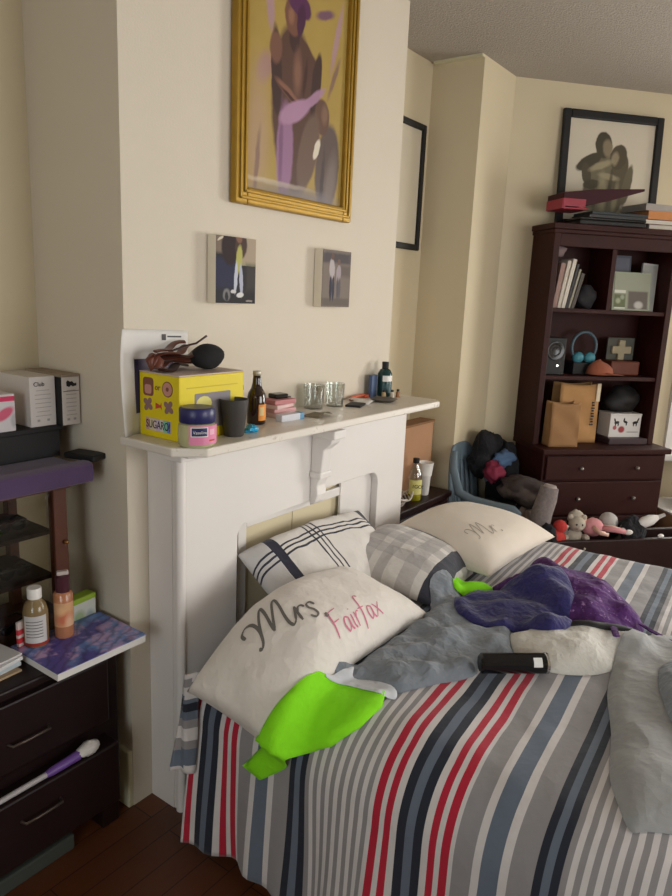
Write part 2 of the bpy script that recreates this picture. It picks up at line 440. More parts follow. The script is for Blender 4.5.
# ------------------------------------------------------------------ pillows
def bedz(x):
    if x > .25: return BT+.01
    return BT+.01-1.0*max(0, .20-x)**1.6
def pillow(name, label, mat, cx, cy, w, d, rz, h, tilt=(0, 0), base=0, seed=0, wr=.012, pinch=.05, sag=True, sharp=2.6, nu=56, nv=44, group=None):
    """tilt: extra height at u=+1 / v=+1"""
    bm = bmesh.new(); ca, sa = math.cos(rz), math.sin(rz)
    def pos(u, v, top):
        # corners slightly pulled out, edges pulled in
        lx = u*w/2*(1-pinch*(1-v*v)*abs(u)**3*.6-0)*(1-.0*abs(v)); ly = v*d/2*(1-pinch*(1-u*u)*abs(v)**3)
        x = cx+lx*ca-ly*sa; y = cy+lx*sa+ly*ca
        t = max(0, (1-abs(u)**sharp))**.55*max(0, (1-abs(v)**sharp))**.55
        n_ = noise.fractal((lx*5+seed, ly*5, seed*1.7), 1, 2, 4)
        fold = math.sin(lx*34+ly*20+4*noise.noise((lx*4, ly*4, seed)))*noise.noise((lx*3+9, ly*3, seed))
        z0 = (bedz(x) if sag else BT)+base+tilt[0]*(u+1)/2+tilt[1]*((v+1)/2)**1.5
        if top: return Vector((x, y, z0+.012+h*t+wr*(n_*.8+fold*.55)*min(1, t*2)))
        return Vector((x, y, z0+.012-min(.010, h*.12*t)))
    def par(i, n): a = -1+2*i/n; return math.copysign(abs(a)**.8, a)
    T_ = [[bm.verts.new(pos(par(i, nu), par(j, nv), True)) for j in range(nv+1)] for i in range(nu+1)]
    Bt = [[(T_[i][j] if i in (0, nu) or j in (0, nv) else bm.verts.new(pos(par(i, nu), par(j, nv), False))) for j in range(nv+1)] for i in range(nu+1)]
    for i in range(nu):
        for j in range(nv):
            bm.faces.new((T_[i][j], T_[i+1][j], T_[i+1][j+1], T_[i][j+1]))
            bm.faces.new((Bt[i][j], Bt[i][j+1], Bt[i+1][j+1], Bt[i+1][j]))
    o0 = Vector((cx, cy, BT))
    inv = Matrix.Rotation(-rz, 4, 'Z') @ Matrix.Translation(-o0)
    bmesh.ops.transform(bm, matrix=inv, verts=bm.verts)
    b = MB(); b.b.free(); b.b = bm
    o = b.build(name, mat, None, smooth=180); o.location = o0; o.rotation_euler = (0, 0, rz)
    return tag(o, label, 'pillow', group)
def bands_mat(name, base, bands, rough=.85, base2=None, wob=.012, bump=.1):
    """woven cloth with straight bands: (axis, centre, halfwidth, colour, alpha, lo, hi) in object space"""
    k = NT(name); c = k.coord(); f, col = k.noise(c, 7, 2)
    sp = k.n('ShaderNodeSeparateXYZ'); k.l(c, sp.inputs[0])
    ss = k.n('ShaderNodeSeparateColor'); k.l(col, ss.inputs[0])
    ax = {}
    for i, a in enumerate('xy'):
        ax[a] = k.math('ADD', sp.outputs[i], k.math('MULTIPLY', k.math('SUBTRACT', ss.outputs[i], .5), wob*2))
    cur = k.mix(f, lin(base), lin(base2 or base))
    for a, ce, hw, co, al, lo, hi in bands:
        d = k.math('LESS_THAN', k.math('ABSOLUTE', k.math('SUBTRACT', ax[a], ce)), hw)
        o = ax['y' if a == 'x' else 'x']
        d = k.math('MULTIPLY', d, k.math('MULTIPLY', k.math('GREATER_THAN', o, lo), k.math('LESS_THAN', o, hi)))
        cur = k.mix(k.math('MULTIPLY', d, al), cur, lin(co))
    k.l(cur, k.b.inputs['Base Color']); k.b.inputs['Roughness'].default_value = rough; k.b.inputs['Sheen Weight'].default_value = .15
    cloth_bump(k, c, bump, 120, .003, .2, 8)
    return k.m
NAVY = (36, 36, 54); BIG = 9
PW = M('white_pillowcase', (222, 214, 206), .85, var=.04, sheen=.2, bump=.1, bscale=90, wrinkle=.22, wscale=7)
PW2 = M('cream_pillowcase', (214, 202, 188), .85, var=.04, sheen=.2, bump=.1, bscale=60)
pl_white = bands_mat('white_windowpane_sham', (220, 214, 208), [
    ('x', -.295, .05, (172, 170, 170), .7, -BIG, BIG), ('y', .05, .045, (190, 188, 188), .4, -.5, -.22),
    ('x', -.06, .0035, NAVY, 1, -BIG, BIG), ('x', -.038, .0035, NAVY, 1, -BIG, BIG), ('x', -.016, .0035, NAVY, 1, -BIG, BIG),
    ('y', .03, .003, NAVY, 1, -BIG, BIG), ('y', .046, .003, NAVY, 1, -BIG, BIG), ('y', .062, .003, NAVY, 1, -BIG, BIG),
    ('x', -.225, .018, NAVY, 1, -.1, .16), ('x', .30, .016, NAVY, 1, -BIG, BIG)])
pl_grey = bands_mat('grey_plaid_sham', (206, 200, 194), [
    ('x', -.12, .03, (150, 146, 146), .5, -BIG, BIG), ('x', -.02, .03, (150, 146, 146), .5, -BIG, BIG), ('x', .06, .025, (150, 146, 146), .5, -BIG, BIG),
    ('y', .1, .03, (150, 146, 146), .5, -BIG, BIG), ('y', .02, .02, (150, 146, 146), .5, -BIG, BIG),
    ('y', -.08, .03, (150, 146, 146), .5, -BIG, BIG), ('x', .15, .024, (44, 44, 56), 1, -BIG, BIG), ('y', -.17, .026, (44, 44, 56), 1, -BIG, BIG), ('x', .21, .02, (160, 150, 150), .6, -BIG, BIG)])
mrs = pillow('pillow', 'white pillow embroidered Mrs. at the near corner of the bed', PW, .31, -.485, .74, .34, .0, .14, seed=1, wr=.012, tilt=(0,.05))
shamw = pillow('pillow', 'white pillow with thin navy crossing lines leaning in the fireplace opening', pl_white, .655, -.275, .68, .26, -.03, .09, tilt=(.0, .155), seed=2, base=.02, wr=.014)
shamg = pillow('pillow', 'grey plaid pillow with dark bands lying between the two white pillows', pl_grey, .955, -.415, .48, .44, .1, .11, tilt=(.0, .06), seed=3, base=.0, wr=.012)
mr = pillow('pillow', 'plain looking cream pillow with faint grey lettering at the far side of the bed', PW2, 1.365, -.46, .62, .52, -.05, .125, seed=4, base=.03, wr=.006)
# ------------------------------------------------------------------ draped cloth
def bvh_of(objs):
    dg = bpy.context.evaluated_depsgraph_get(); vs, fs = [], []
    for o in objs:
        e = o.evaluated_get(dg); me = e.to_mesh(); k = len(vs)
        vs += [o.matrix_world @ v.co for v in me.vertices]
        fs += [tuple(i+k for i in p.vertices) for p in me.polygons]; e.to_mesh_clear()
    return BVHTree.FromPolygons(vs, fs)
bpy.context.view_layer.update()
PILE = [cf, mrs, shamw, shamg, mr]
def spline(pts, n=4):
    out = []; m = len(pts)
    for i in range(m):
        p0, p1, p2, p3 = (Vector(pts[(i+k) % m]) for k in (-1, 0, 1, 2))
        for j in range(n):
            t = j/n
            out.append(.5*((2*p1)+(p2-p0)*t+(2*p0-5*p1+4*p2-p3)*t*t+(3*p1-p0-3*p2+p3)*t**3))
    return out
def drape(name, pts3, mat, parent=None, d=(0, 0, -1), puff=.02, edge=.03, wr=.008, wf=9, step=.014, seed=0, lift=.004, hump=0, smooth_n=3, fold=0, fdir=(1, 0), ff=40, corner=False):
    d = Vector(d).normalized(); ez = -d
    ey = Vector((0, 1, 0)); ey = (ey-ez*ey.dot(ez)).normalized(); ex = ey.cross(ez)
    bv = bvh_of(PILE)
    pl = [Vector((Vector(p).dot(ex), Vector(p).dot(ey))) for p in pts3]
    bd = pl if corner else [Vector(p[:2]) for p in spline(pl, 4)]
    # resample the outline
    rs = []
    for i, p in enumerate(bd):
        q = bd[(i+1) % len(bd)]; k = max(1, int((q-p).length/step))
        for j in range(k): rs.append(p+(q-p)*j/k)
    bd = rs
    x0 = min(p.x for p in bd); x1 = max(p.x for p in bd); y0 = min(p.y for p in bd); y1 = max(p.y for p in bd)
    def dist(p):
        best = 9
        for i, a in enumerate(bd):
            c = bd[(i+1) % len(bd)]; ab = c-a; L = ab.length_squared
            t = 0 if L < 1e-12 else max(0, min(1, (p-a).dot(ab)/L))
            best = min(best, (a+ab*t-p).length)
        return best
    def inside(p):
        r = False
        for i, a in enumerate(bd):
            c = bd[(i+1) % len(bd)]
            if (a.y > p.y) != (c.y > p.y) and p.x < (c.x-a.x)*(p.y-a.y)/(c.y-a.y)+a.x: r = not r
        return r
    vs = list(bd); ds = [0]*len(bd); ny = int((y1-y0)/step)+2; nx = int((x1-x0)/step)+2
    for j in range(ny):
        for i in range(nx):
            p = Vector((x0+(i+(.5 if j % 2 else 0))*step, y0+j*step*.87))
            if inside(p):
                dd = dist(p)
                if dd > step*.55: vs.append(p); ds.append(dd)
    nb = len(bd)
    r = geometry.delaunay_2d_cdt(vs, [(i, (i+1) % nb) for i in range(nb)], [list(range(nb))], 1, 1e-5)
    V, F = r[0], r[2]
    hs, dl = [], []
    last = 0
    for p in V:
        o = ex*p.x+ey*p.y+ez*6
        hit = bv.ray_cast(o, d)[0]
        h = hit.dot(ez) if hit else last
        last = h; hs.append(h)
        dl.append(dist(Vector(p)))
    nbm = [[] for _ in V]
    for f in F:
        for i in range(len(f)):
            a, c = f[i], f[(i+1) % len(f)]; nbm[a].append(c); nbm[c].append(a)
    h0 = list(hs)
    for _ in range(smooth_n):
        hs = [max(h0[i], (hs[i]+sum(hs[k] for k in nbm[i])/max(1, len(nbm[i])))/2) for i in range(len(hs))]
    out = []
    cxm = sum(p.x for p in bd)/nb; cym = sum(p.y for p in bd)/nb
    mxd = max(dl) or 1
    for p, h, dd in zip(V, hs, dl):
        k = 1-math.exp(-dd/edge)
        n_ = noise.fractal((p.x*wf+seed, p.y*wf, seed*1.3), 1, 2, 4)
        rdg = 1-abs(noise.noise((p.x*wf*.8+5+seed, p.y*wf*.8, seed)))*2
        ph = (p.x*fdir[0]+p.y*fdir[1])*ff+3*noise.noise((p.x*6, p.y*6, seed))
        z = h+lift+puff*k+hump*(dd/mxd)**.8+wr*k*(n_+.9*rdg)+fold*k*math.sin(ph)
        out.append(ex*p.x+ey*p.y+ez*z)
    # under side just above what it lies on, so the cloth has thickness
    bm = bmesh.new(); tv = [bm.verts.new(p) for p in out]
    bot = [bm.verts.new(ex*p.x+ey*p.y+ez*(h+lift*.4)) for p, h in zip(V, hs)]
    for f in F:
        if len(set(f)) < 3: continue
        try:
            bm.faces.new([tv[i] for i in f]); bm.faces.new([bot[i] for i in f][::-1])
        except ValueError: pass
    cnt = {}
    for f in F:
        for i in range(len(f)):
            e_ = (f[i], f[(i+1) % len(f)]); cnt[e_] = 1
    for a, c in list(cnt):
        if (c, a) not in cnt:
            bm.faces.new((tv[a], bot[a], bot[c], tv[c]))
    b = MB(); b.b.free(); b.b = bm
    org = sum(out, Vector())/len(out)
    if parent is None: bmesh.ops.translate(bm, vec=-org, verts=bm.verts)
    else: bmesh.ops.translate(bm, vec=-Vector(parent.location), verts=bm.verts)
    o = b.build(name, mat, parent, smooth=70)
    if parent is None: o.location = org
    bpy.context.view_layer.update()
    PILE.append(o)
    return o
def ribbon(name, strokes, org, ex, ey, size, mat, parent, target, wid=.05, lift=.0015, pen=.6, sy=1):
    """handwritten strokes (unit em) laid on a surface from above; broad nib at ~45 degrees"""
    bv = bvh_of([target]); ex = Vector(ex).normalized(); ey = Vector(ey).normalized(); org = Vector(org); bm = bmesh.new()
    for st in strokes:
        P = [Vector((a, b_)) for a, b_ in st]; Q = []
        for i in range(len(P)-1):
            p0, p1, p2, p3 = P[max(i-1, 0)], P[i], P[i+1], P[min(i+2, len(P)-1)]
            for j in range(6):
                t = j/6; Q.append(.5*((2*p1)+(p2-p0)*t+(2*p0-5*p1+4*p2-p3)*t*t+(3*p1-p0-3*p2+p3)*t**3))
        Q.append(P[-1]); prev = None
        for i, p in enumerate(Q):
            t = (Q[min(i+1, len(Q)-1)]-Q[max(i-1, 0)]); t = t.normalized() if t.length > 1e-6 else Vector((1, 0)); nn = Vector((-t.y, t.x))
            w = wid*(1-pen+pen*abs(t.dot(Vector((.5, -.86))))) * (1 if 1 < i < len(Q)-2 else .7)
            pr_ = []
            for s_ in (-.5, 0, .5):
                q = p+nn*w*s_; o = org+(ex*q.x+ey*q.y*sy)*size
                h = bv.ray_cast(Vector((o.x, o.y, 3)), Vector((0, 0, -1)))[0]
                z = (h.z if h else o.z)+lift
                pr_.append(bm.verts.new((o.x, o.y, z)))
            if prev:
                for k in range(2): bm.faces.new((prev[k], prev[k+1], pr_[k+1], pr_[k]))
            prev = pr_
    b = MB(); b.b.free(); b.b = bm
    o = b.build(name, mat, None, smooth=180)
    o.parent = parent; o.matrix_parent_inverse = parent.matrix_world.inverted()
    return o

# ------------------------------------------------------------------ embroidery on the pillows
MRS = [[(-.22, .52), (-.24, .7), (-.1, .82), (.05, .74), (.12, .45), (.1, .15), (.02, 0), (-.06, .04)],
       [(.1, .2), (.2, .6), (.34, .92), (.42, 1.0), (.44, .8), (.42, .4), (.44, .15)],
       [(.44, .15), (.55, .5), (.7, .88), (.82, 1.0), (.84, .8), (.82, .4), (.84, .12), (.92, 0), (1.02, .08)]]
R_ = [[(1.02, .08), (1.1, .3), (1.18, .5)], [(1.18, .5), (1.16, .3), (1.18, 0)], [(1.17, .28), (1.26, .44), (1.38, .48), (1.43, .4)]]
S_ = [[(1.76, .42), (1.67, .52), (1.54, .47), (1.54, .34), (1.66, .24), (1.70, .1), (1.58, 0), (1.45, .07)]]
def dot(x): return [[(x, .04), (x+.04, .08), (x+.08, .04), (x+.04, 0), (x, .04)]]
GREYTHREAD = M('grey_embroidery', (108, 104, 100), .7); PINKTHREAD = M('pink_embroidery', (206, 118, 142), .7); FAINT = M('faint_embroidery', (156, 148, 134), .7)
ribbon('lettering', MRS+R_+S_+dot(1.88), (.050, -.488, .68), (.208, -.092, 0), (.092, .208, 0), .103, GREYTHREAD, mrs, mrs, wid=.09, sy=1.1)['label'] = 'grey script Mrs.'
def A_(x): return [[(x+.24, .42), (x+.12, .47), (x+.02, .25), (x+.08, .02), (x+.2, .1), (x+.26, .44)], [(x+.26, .44), (x+.25, .1), (x+.33, .0)]]
FX = [[(-.04, 0), (.02, .5), (.06, 1)], [(-.1, .93), (.1, 1.0), (.42, 1.03)], [(.03, .52), (.3, .54)]]+A_(.38)+[[(.8, .46), (.79, .1), (.86, 0)], [(.81, .66), (.83, .7)],
     [(.96, .48), (.96, 0)], [(.97, .28), (1.06, .45), (1.16, .44)], [(1.58, 1.08), (1.46, 1.16), (1.36, .95), (1.32, .3), (1.26, -.15)], [(1.18, .5), (1.5, .53)]]+A_(1.54)+[[(1.92, .48), (2.2, 0)], [(2.22, .48), (1.9, 0)]]
ribbon('lettering', FX, (.225, -.622, .7), (1, .0, 0), (.1, 1, 0), .1, PINKTHREAD, mrs, mrs, wid=.075, sy=.6)['label'] = 'pink script surname'
MR = MRS+R_+dot(1.55)
ribbon('lettering', MR, (1.17, -.60, .7), (.9, -.25, 0), (.25, .9, 0), .085, FAINT, mr, mr, wid=.05)
# ------------------------------------------------------------------ clothes lying on the bed
GREYJ = M('grey_jersey', (122, 128, 136), .95, var=.08, scale=60, sheen=.2, bump=.2, bscale=300, wrinkle=.5, wscale=9)
GREYJ2 = M('grey_marl_jersey', (150, 150, 150), .95, var=.08, scale=70, sheen=.2, bump=.2, bscale=300, wrinkle=.3, wscale=6)
LIME = M('lime_jersey', (134, 222, 22), .9, var=.05, scale=60, bump=.2, bscale=260, wrinkle=.15, wscale=8)
PALE = M('pale_grey_jersey', (206, 208, 214), .95, var=.05, bump=.2)
NAVYC = M('navy_fleece', (40, 36, 92), .95, var=.12, scale=40, sheen=.2, bump=.3, bscale=220, wrinkle=.4, wscale=10)
TOWEL = M('cream_towelling', (208, 204, 196), .98, var=.06, scale=50, sheen=.3, bump=.6, bscale=260, wrinkle=.35, wscale=12)
def galaxy_mat():
    k = NT('purple_galaxy_print'); c = k.coord(); f, _ = k.noise(c, 14, 4); g, _ = k.noise(c, 45, 4, .7)
    mr_ = k.n('ShaderNodeMapRange'); k.l(g, mr_.inputs[0]); mr_.inputs[1].default_value = .60; mr_.inputs[2].default_value = .70
    a = k.mix(f, lin((40, 14, 70)), lin((98, 40, 118))); k.l(k.mix(k.math('MULTIPLY', mr_.outputs[0], .75), a, lin((190, 150, 200))), k.b.inputs['Base Color'])
    k.b.inputs['Roughness'].default_value = .85; cloth_bump(k, c, .15, 200, .003, .45, 10); return k.m
GALAXY = galaxy_mat()
OB = (-.55, 0, -.83)
sweat = thing('sweatshirt', 'grey sweatshirt with lime green sleeves sprawled over the white Mrs. pillow', 'sweatshirt', (.5, -.8, BT))
drape('body', [(.17, -.645, .66), (.292, -.650, .641), (.395, -.652, .631), (.60, -.655, .62), (.72, -.64, .639), (.80, -.59, .709), (.90, -.60, .718), (.90, -.66, .657), (.807, -.72, .621), (.698, -.83, .618), (.745, -.90, .621), (.69, -.95, .62), (.635, -.969, .623), (.566, -.989, .621), (.49, -.924, .618), (.433, -.929, .617), (.293, -.85, .618), (.226, -.809, .615), (.216, -.746, .613), (.19, -.69, .61)],
      GREYJ, sweat, puff=.026, edge=.02, wr=.017, wf=11, seed=5, fold=.005, fdir=(.5, .9), ff=38)
OBL = (.62, 0, -.78)
LIMEP = [(-.01, -.490, .385), (-.01, -.554, .372), (-.001, -.628, .435), (.011, -.68, .494), (.022, -.72, .522), (.03, -.747, .538), (.083, -.795, .584), (.162, -.81, .61), (.225, -.79, .614), (.189, -.674, .612), (.134, -.636, .654), (.087, -.626, .659), (.034, -.612, .638), (-.007, -.596, .604), (-.055, -.58, .545)]
drape('sleeve', LIMEP, LIME, sweat, d=(.85, 0, -.5), puff=.018, edge=.012, wr=.006, wf=9, seed=8, step=.011, corner=True, lift=.012, smooth_n=10)['label'] = 'lime green sleeve'
drape('shoulder_stripe', [(.113, -.65, .664), (.154, -.655, .678), (.225, -.671, .64), (.205, -.69, .62), (.235, -.741, .613), (.238, -.80, .615), (.205, -.818, .612), (.195, -.79, .608), (.175, -.71, .61)], PALE, sweat, d=OBL, puff=.006, edge=.012, wr=.003, seed=9, step=.01)['label'] = 'pale grey shoulder stripe'
drape('sleeve', [(.87, -.645, .66), (.97, -.62, .67), (1.03, -.69, .68), (.99, -.76, .66), (.92, -.72, .63)], LIME, sweat, puff=.03, edge=.02, wr=.006, seed=10, step=.012)['label'] = 'lime green sleeve'
towel = drape('towel', [(.60, -.985, .623), (.70, -.93, .62), (.78, -.965, .621), (.86, -1.06, .624), (.95, -1.19, .62), (.93, -1.275, .62), (.85, -1.29, .62), (.775, -1.245, .624), (.70, -1.225, .625), (.63, -1.175, .625), (.585, -1.10, .623)], TOWEL, puff=.045, edge=.03, wr=.014, seed=12, fold=.004, fdir=(.6, .8), ff=50)
tag(towel, 'cream towel bunched between the purple heap and the black spray can', 'towel')
leg_ = drape('leggings', [(.80, -1.05, .624), (.93, -1.08, .62), (.98, -1.20, .623), (1.02, -1.33, .617), (.95, -1.30, .62), (.88, -1.20, .623)], BLACK, puff=.015, edge=.02, wr=.006, seed=13)
tag(leg_, 'narrow black garment poking out below the purple print fabric', 'leggings')
purple = thing('dressing_gown', 'purple galaxy print garment heaped behind the navy fleece', 'clothing', (1.2, -.95, BT))
drape('fabric', [(.98, -.745, .65), (1.08, -.74, .65), (1.18, -.765, .65), (1.28, -.755, .65), (1.35, -.81, .65), (1.32, -.90, .67), (1.31, -1.0, .67), (1.22, -1.13, .67), (1.10, -1.22, .64), (1.02, -1.235, .62), (.93, -1.17, .623), (.88, -1.09, .622), (.90, -.98, .622), (.95, -.85, .62)],
      GALAXY, purple, puff=.05, edge=.035, hump=.04, wr=.02, wf=8, seed=14, fold=.005, fdir=(.9, -.4), ff=40)
wp = lambda pts, r, **k: MB().tube([Vector(p)-Vector(purple.location) for p in pts], r, 6, flat=.4)
wp([(.925, -1.15, .665), (.90, -1.17, .672), (.87, -1.185, .682), (.842, -1.195, .684), (.82, -1.205, .683)], .011).build('strap', GALAXY, purple, smooth=60)
wp([(1.02, -1.23, .655), (1.0, -1.27, .65), (.985, -1.31, .648), (.97, -1.35, .645)], .009).build('strap', GALAXY, purple, smooth=60)
navy = drape('fleece', [(.72, -.73, .64), (.80, -.69, .65), (.90, -.69, .65), (.98, -.78, .65), (1.05, -.84, .65), (1.09, -.90, .65), (1.10, -.95, .65), (1.0, -1.02, .619), (.90, -1.04, .62), (.80, -1.075, .626), (.72, -1.035, .626), (.73, -.96, .622), (.69, -.89, .622), (.68, -.81, .618)], NAVYC, puff=.03, edge=.025, hump=.012, wr=.012, wf=9, seed=15, fold=.005, fdir=(.8, .5), ff=36)
tag(navy, 'navy blue fleece top dumped in the middle of the bed', 'fleece')
gsh = thing('sweatpants', 'light grey marl sweatpants slung over the near edge of the bed at right', 'trousers', (.5, -1.45, BT))
drape('fabric', [(.841, -1.215, .624), (.93, -1.24, .618), (1.02, -1.30, .618), (1.14, -1.40, .623), (1.1, -1.62, .62), (.7, -1.72, .62), (.3, -1.68, .61), (.195, -1.60, .607), (.166, -1.52, .607), (.132, -1.453, .606), (.115, -1.425, .60), (.172, -1.385, .613), (.26, -1.344, .614), (.418, -1.306, .611), (.575, -1.253, .618), (.692, -1.231, .625)],
      GREYJ2, gsh, puff=.03, edge=.03, wr=.012, wf=5, seed=17, fold=.0, corner=False)
drape('rolled_waist', [(.72, -1.345, .62), (.82, -1.36, .616), (.90, -1.43, .618), (.88, -1.6, .62), (.45, -1.60, .62), (.40, -1.52, .619), (.46, -1.445, .617), (.58, -1.385, .619)], GREYJ, gsh, puff=.03, edge=.025, wr=.012, wf=6, seed=18)
# spray can
can = thing('spray_can', 'black cylindrical can lying between the grey sweatshirt and the towel', 'can', (.512, -1.015, BT+.052))
mc = Matrix.Rotation(math.atan2(-.137, .116), 4, 'Z') @ Matrix.Rotation(PI/2, 4, 'Y')
MB().lathe([(0, -.10), (.022, -.10), (.028, -.094), (.028, .084), (0, .084)], seg=28, m=mc).build('body', BLACKG, can, smooth=40)
MB().lathe([(.0275, .084), (.0295, .086), (.0295, .092), (.024, .093), (.021, .087), (0, .086)], seg=28, m=mc).build('rim', CHROME, can, smooth=40)
b = MB()
for i in range(6):
    a0, a1 = math.radians(-150+i*9), math.radians(-150+(i+1)*9)
    b.b.faces.new([b.b.verts.new(mc @ Vector((.0286*math.cos(a), .0286*math.sin(a), z))) for a, z in ((a0, .045), (a1, .045), (a1, .07), (a0, .07))])
b.build('barcode_label', M('barcode_paper', (220, 218, 216), .6), can)
# ------------------------------------------------------------------ pictures on the chimney breast
def framed(name, label, cat, w, h, fw, fd, fm, im, loc, rot, glass=None, mat_w=0, matm=None):
    t = thing(name, label, cat, loc); t.rotation_euler = rot
    b = MB()
    for x0, x1, z0, z1 in ((-w/2, -w/2+fw, 0, h), (w/2-fw, w/2, 0, h), (-w/2+fw, w/2-fw, 0, fw), (-w/2+fw, w/2-fw, h-fw, h)): b.box(x0, x1, -fd, 0, z0, z1)
    b.build('frame', fm, t, bev=min(.006, fw/4))
    return t
gp = framed('painting', 'gilt framed painting of two dark figures wrapped in lilac cloth above the mantel', 'painting', .618, 1.06, .052, .03, GOLD, None, (.712, -.002, 1.90), (0, 0, 0))
b = MB()
w_, h_ = .618, 1.06
for a in (.014, .034):
    for x0, x1, z0, z1 in ((-w_/2+a, w_/2-a, a, a+.01), (-w_/2+a, w_/2-a, h_-a-.01, h_-a), (-w_/2+a, -w_/2+a+.01, a, h_-a), (w_/2-a-.01, w_/2-a, a, h_-a)): b.box(x0, x1, -.036, -.03, z0, z1)
b.build('frame_moulding', GOLD, gp, bev=.003)
SK = (92, 68, 60); SK2 = (72, 54, 52); LIL = (170, 132, 158)
art = shapes_mat('painting_oil', (178, 152, 86), [
    ('e', -.17, .42, .05, .03, 60, (160, 122, 132), .4, .7), ('e', -.15, .60, .018, .07, 8, (168, 134, 146), .3, .8), ('e', .20, .60, .014, .11, -14, (168, 134, 146), .3, .8), ('e', .13, .655, .05, .014, 20, (110, 76, 104), .3, .9),
    ('e', .19, .47, .010, .07, -24, (120, 92, 92), .4, .8), ('e', -.20, .22, .05, .18, 0, (176, 146, 128), .5, .6), ('e', -.2, .13, .010, .10, -6, (120, 92, 92), .4, .7),
    ('e', -.02, .32, .115, .26, 3, SK, .06, 1), ('e', -.015, .46, .122, .075, 0, SK, .06, 1), ('e', -.01, .50, .075, .05, 0, SK, .08, 1),
    ('e', -.115, .42, .026, .13, 4, SK2, .1, 1), ('e', -.12, .49, .03, .045, 0, (120, 86, 72), .15, 1), ('e', .09, .42, .026, .11, -8, SK2, .1, 1), ('e', -.03, .545, .026, .05, 0, SK2, .1, 1),
    ('e', -.04, .60, .042, .055, 6, (118, 82, 68), .08, 1), ('e', -.05, .60, .014, .025, 0, (150, 108, 86), .4, .8), ('e', -.01, .645, .062, .036, -14, (92, 54, 86), .08, 1), ('e', .0, .60, .02, .05, -8, (78, 48, 70), .15, 1),
    ('e', -.01, .44, .02, .06, 0, (134, 98, 82), .5, .9), ('e', .03, .43, .008, .06, -6, (70, 48, 44), .4, .8), ('e', -.05, .37, .07, .014, -24, (134, 96, 80), .25, 1), ('e', -.03, .355, .07, .006, -22, (66, 44, 42), .3, .9),
    ('e', .17, .17, .068, .15, -6, (98, 84, 80), .08, 1), ('e', .13, .335, .042, .058, 4, (104, 78, 68), .08, 1), ('e', .145, .345, .018, .03, 0, (134, 104, 88), .4, .8), ('e', .06, .21, .05, .13, -16, (112, 90, 80), .1, 1), ('e', .19, .12, .03, .1, -10, (126, 112, 106), .4, .8), ('e', .14, .1, .010, .12, -4, (66, 56, 58), .4, .7),
    ('e', -.065, .19, .042, .15, -1, (150, 112, 142), .12, 1), ('e', -.085, .2, .010, .13, 0, (118, 84, 114), .4, .8), ('e', -.02, .32, .085, .03, 28, LIL, .15, 1), ('e', .07, .375, .085, .016, 36, LIL, .2, .9),
    ('e', .105, .225, .014, .036, -24, (214, 204, 186), .15, 1), ('e', -.1, .085, .17, .008, 0, (206, 190, 168), .4, .6), ('e', .02, .055, .2, .03, 0, (126, 118, 122), .5, .8)], .35, distort=.012, dscale=22, base2=(160, 134, 72), gscale=7, coat=.08)
MB().box(-.26, .26, -.012, -.002, .05, 1.01).build('canvas', art, gp)
def canvas(label, x0, x1, z0, z1, dep, mat, side, grp=None):
    t = thing('canvas_print', label, 'picture', ((x0+x1)/2, -.001, (z0+z1)/2), 0)
    w, h = (x1-x0)/2, (z1-z0)/2
    MB().box(-w, w, -dep, 0, -h, h).build('stretcher', side, t, bev=.002)
    MB().box(-w+.001, w-.001, -dep-.0012, -dep, -h+.001, h-.001).build('photo', mat, t)
SIDE = M('cream_canvas_side', (228, 218, 200), .8, var=.03)
ph1 = shapes_mat('dark_snapshot', (40, 37, 42), [
    ('b', .05, .065, .05, .04, 0, (168, 150, 130), .1, 1), ('b', -.07, .08, .03, .03, 0, (130, 112, 98), .2, .9), ('b', -.05, -.01, .05, .045, 0, (42, 44, 70), .2, .9), ('b', .055, .022, .04, .006, 0, (170, 160, 130), .2, .8), ('b', .07, -.02, .025, .04, 0, (66, 60, 58), .3, .8),
    ('e', -.03, .065, .036, .05, 8, (46, 32, 34), .12, 1), ('e', .02, .075, .026, .04, -8, (74, 54, 48), .12, 1), ('e', .012, .035, .014, .042, -4, (176, 172, 96), .15, 1), ('e', .012, .095, .012, .012, 0, (128, 92, 74), .2, 1),
    ('e', -.002, -.022, .008, .048, -4, (190, 192, 206), .15, 1), ('e', .022, -.03, .008, .05, 3, (176, 178, 196), .15, 1), ('e', .018, -.075, .016, .008, 10, (214, 212, 210), .15, 1), ('e', -.012, -.065, .012, .006, 0, (200, 198, 198), .15, 1),
    ('e', -.042, -.075, .016, .018, 0, (128, 126, 126), .2, .9), ('e', -.042, -.08, .008, .014, 0, (46, 44, 48), .2, 1), ('b', .06, -.092, .014, .003, 0, (160, 150, 140), .2, .8), ('e', -.07, .092, .014, .004, 30, (206, 196, 176), .2, 1)], .6, distort=.006, dscale=60)
ph2 = shapes_mat('grey_snapshot', (112, 100, 94), [
    ('b', 0, .075, .1, .018, 0, (74, 68, 72), .3, .9), ('b', .05, .03, .04, .02, 0, (96, 84, 78), .4, .8), ('b', 0, -.085, .1, .014, 0, (90, 80, 74), .3, .7),
    ('e', -.03, .035, .017, .036, 4, (178, 168, 170), .15, 1), ('e', .012, .02, .015, .032, -4, (160, 148, 152), .15, 1), ('e', -.028, .08, .010, .012, 0, (104, 80, 70), .2, 1), ('e', .012, .062, .009, .011, 0, (110, 88, 78), .2, 1),
    ('e', -.036, -.035, .008, .045, 0, (48, 46, 62), .15, 1), ('e', -.02, -.035, .008, .045, 0, (58, 54, 70), .15, 1), ('e', .008, -.035, .007, .04, 0, (86, 80, 88), .2, 1), ('e', .02, -.035, .007, .04, 0, (92, 86, 92), .2, 1)], .6, distort=.006, dscale=50, base2=(130, 116, 106))
canvas('small canvas photo of two dark clothed people, left of the pair under the gilt painting', .312, .490, 1.594, 1.797, .036, ph1, SIDE)
canvas('small faded grey canvas photo, right of the pair under the gilt painting', .845, 1.024, 1.588, 1.795, .036, ph2, SIDE)
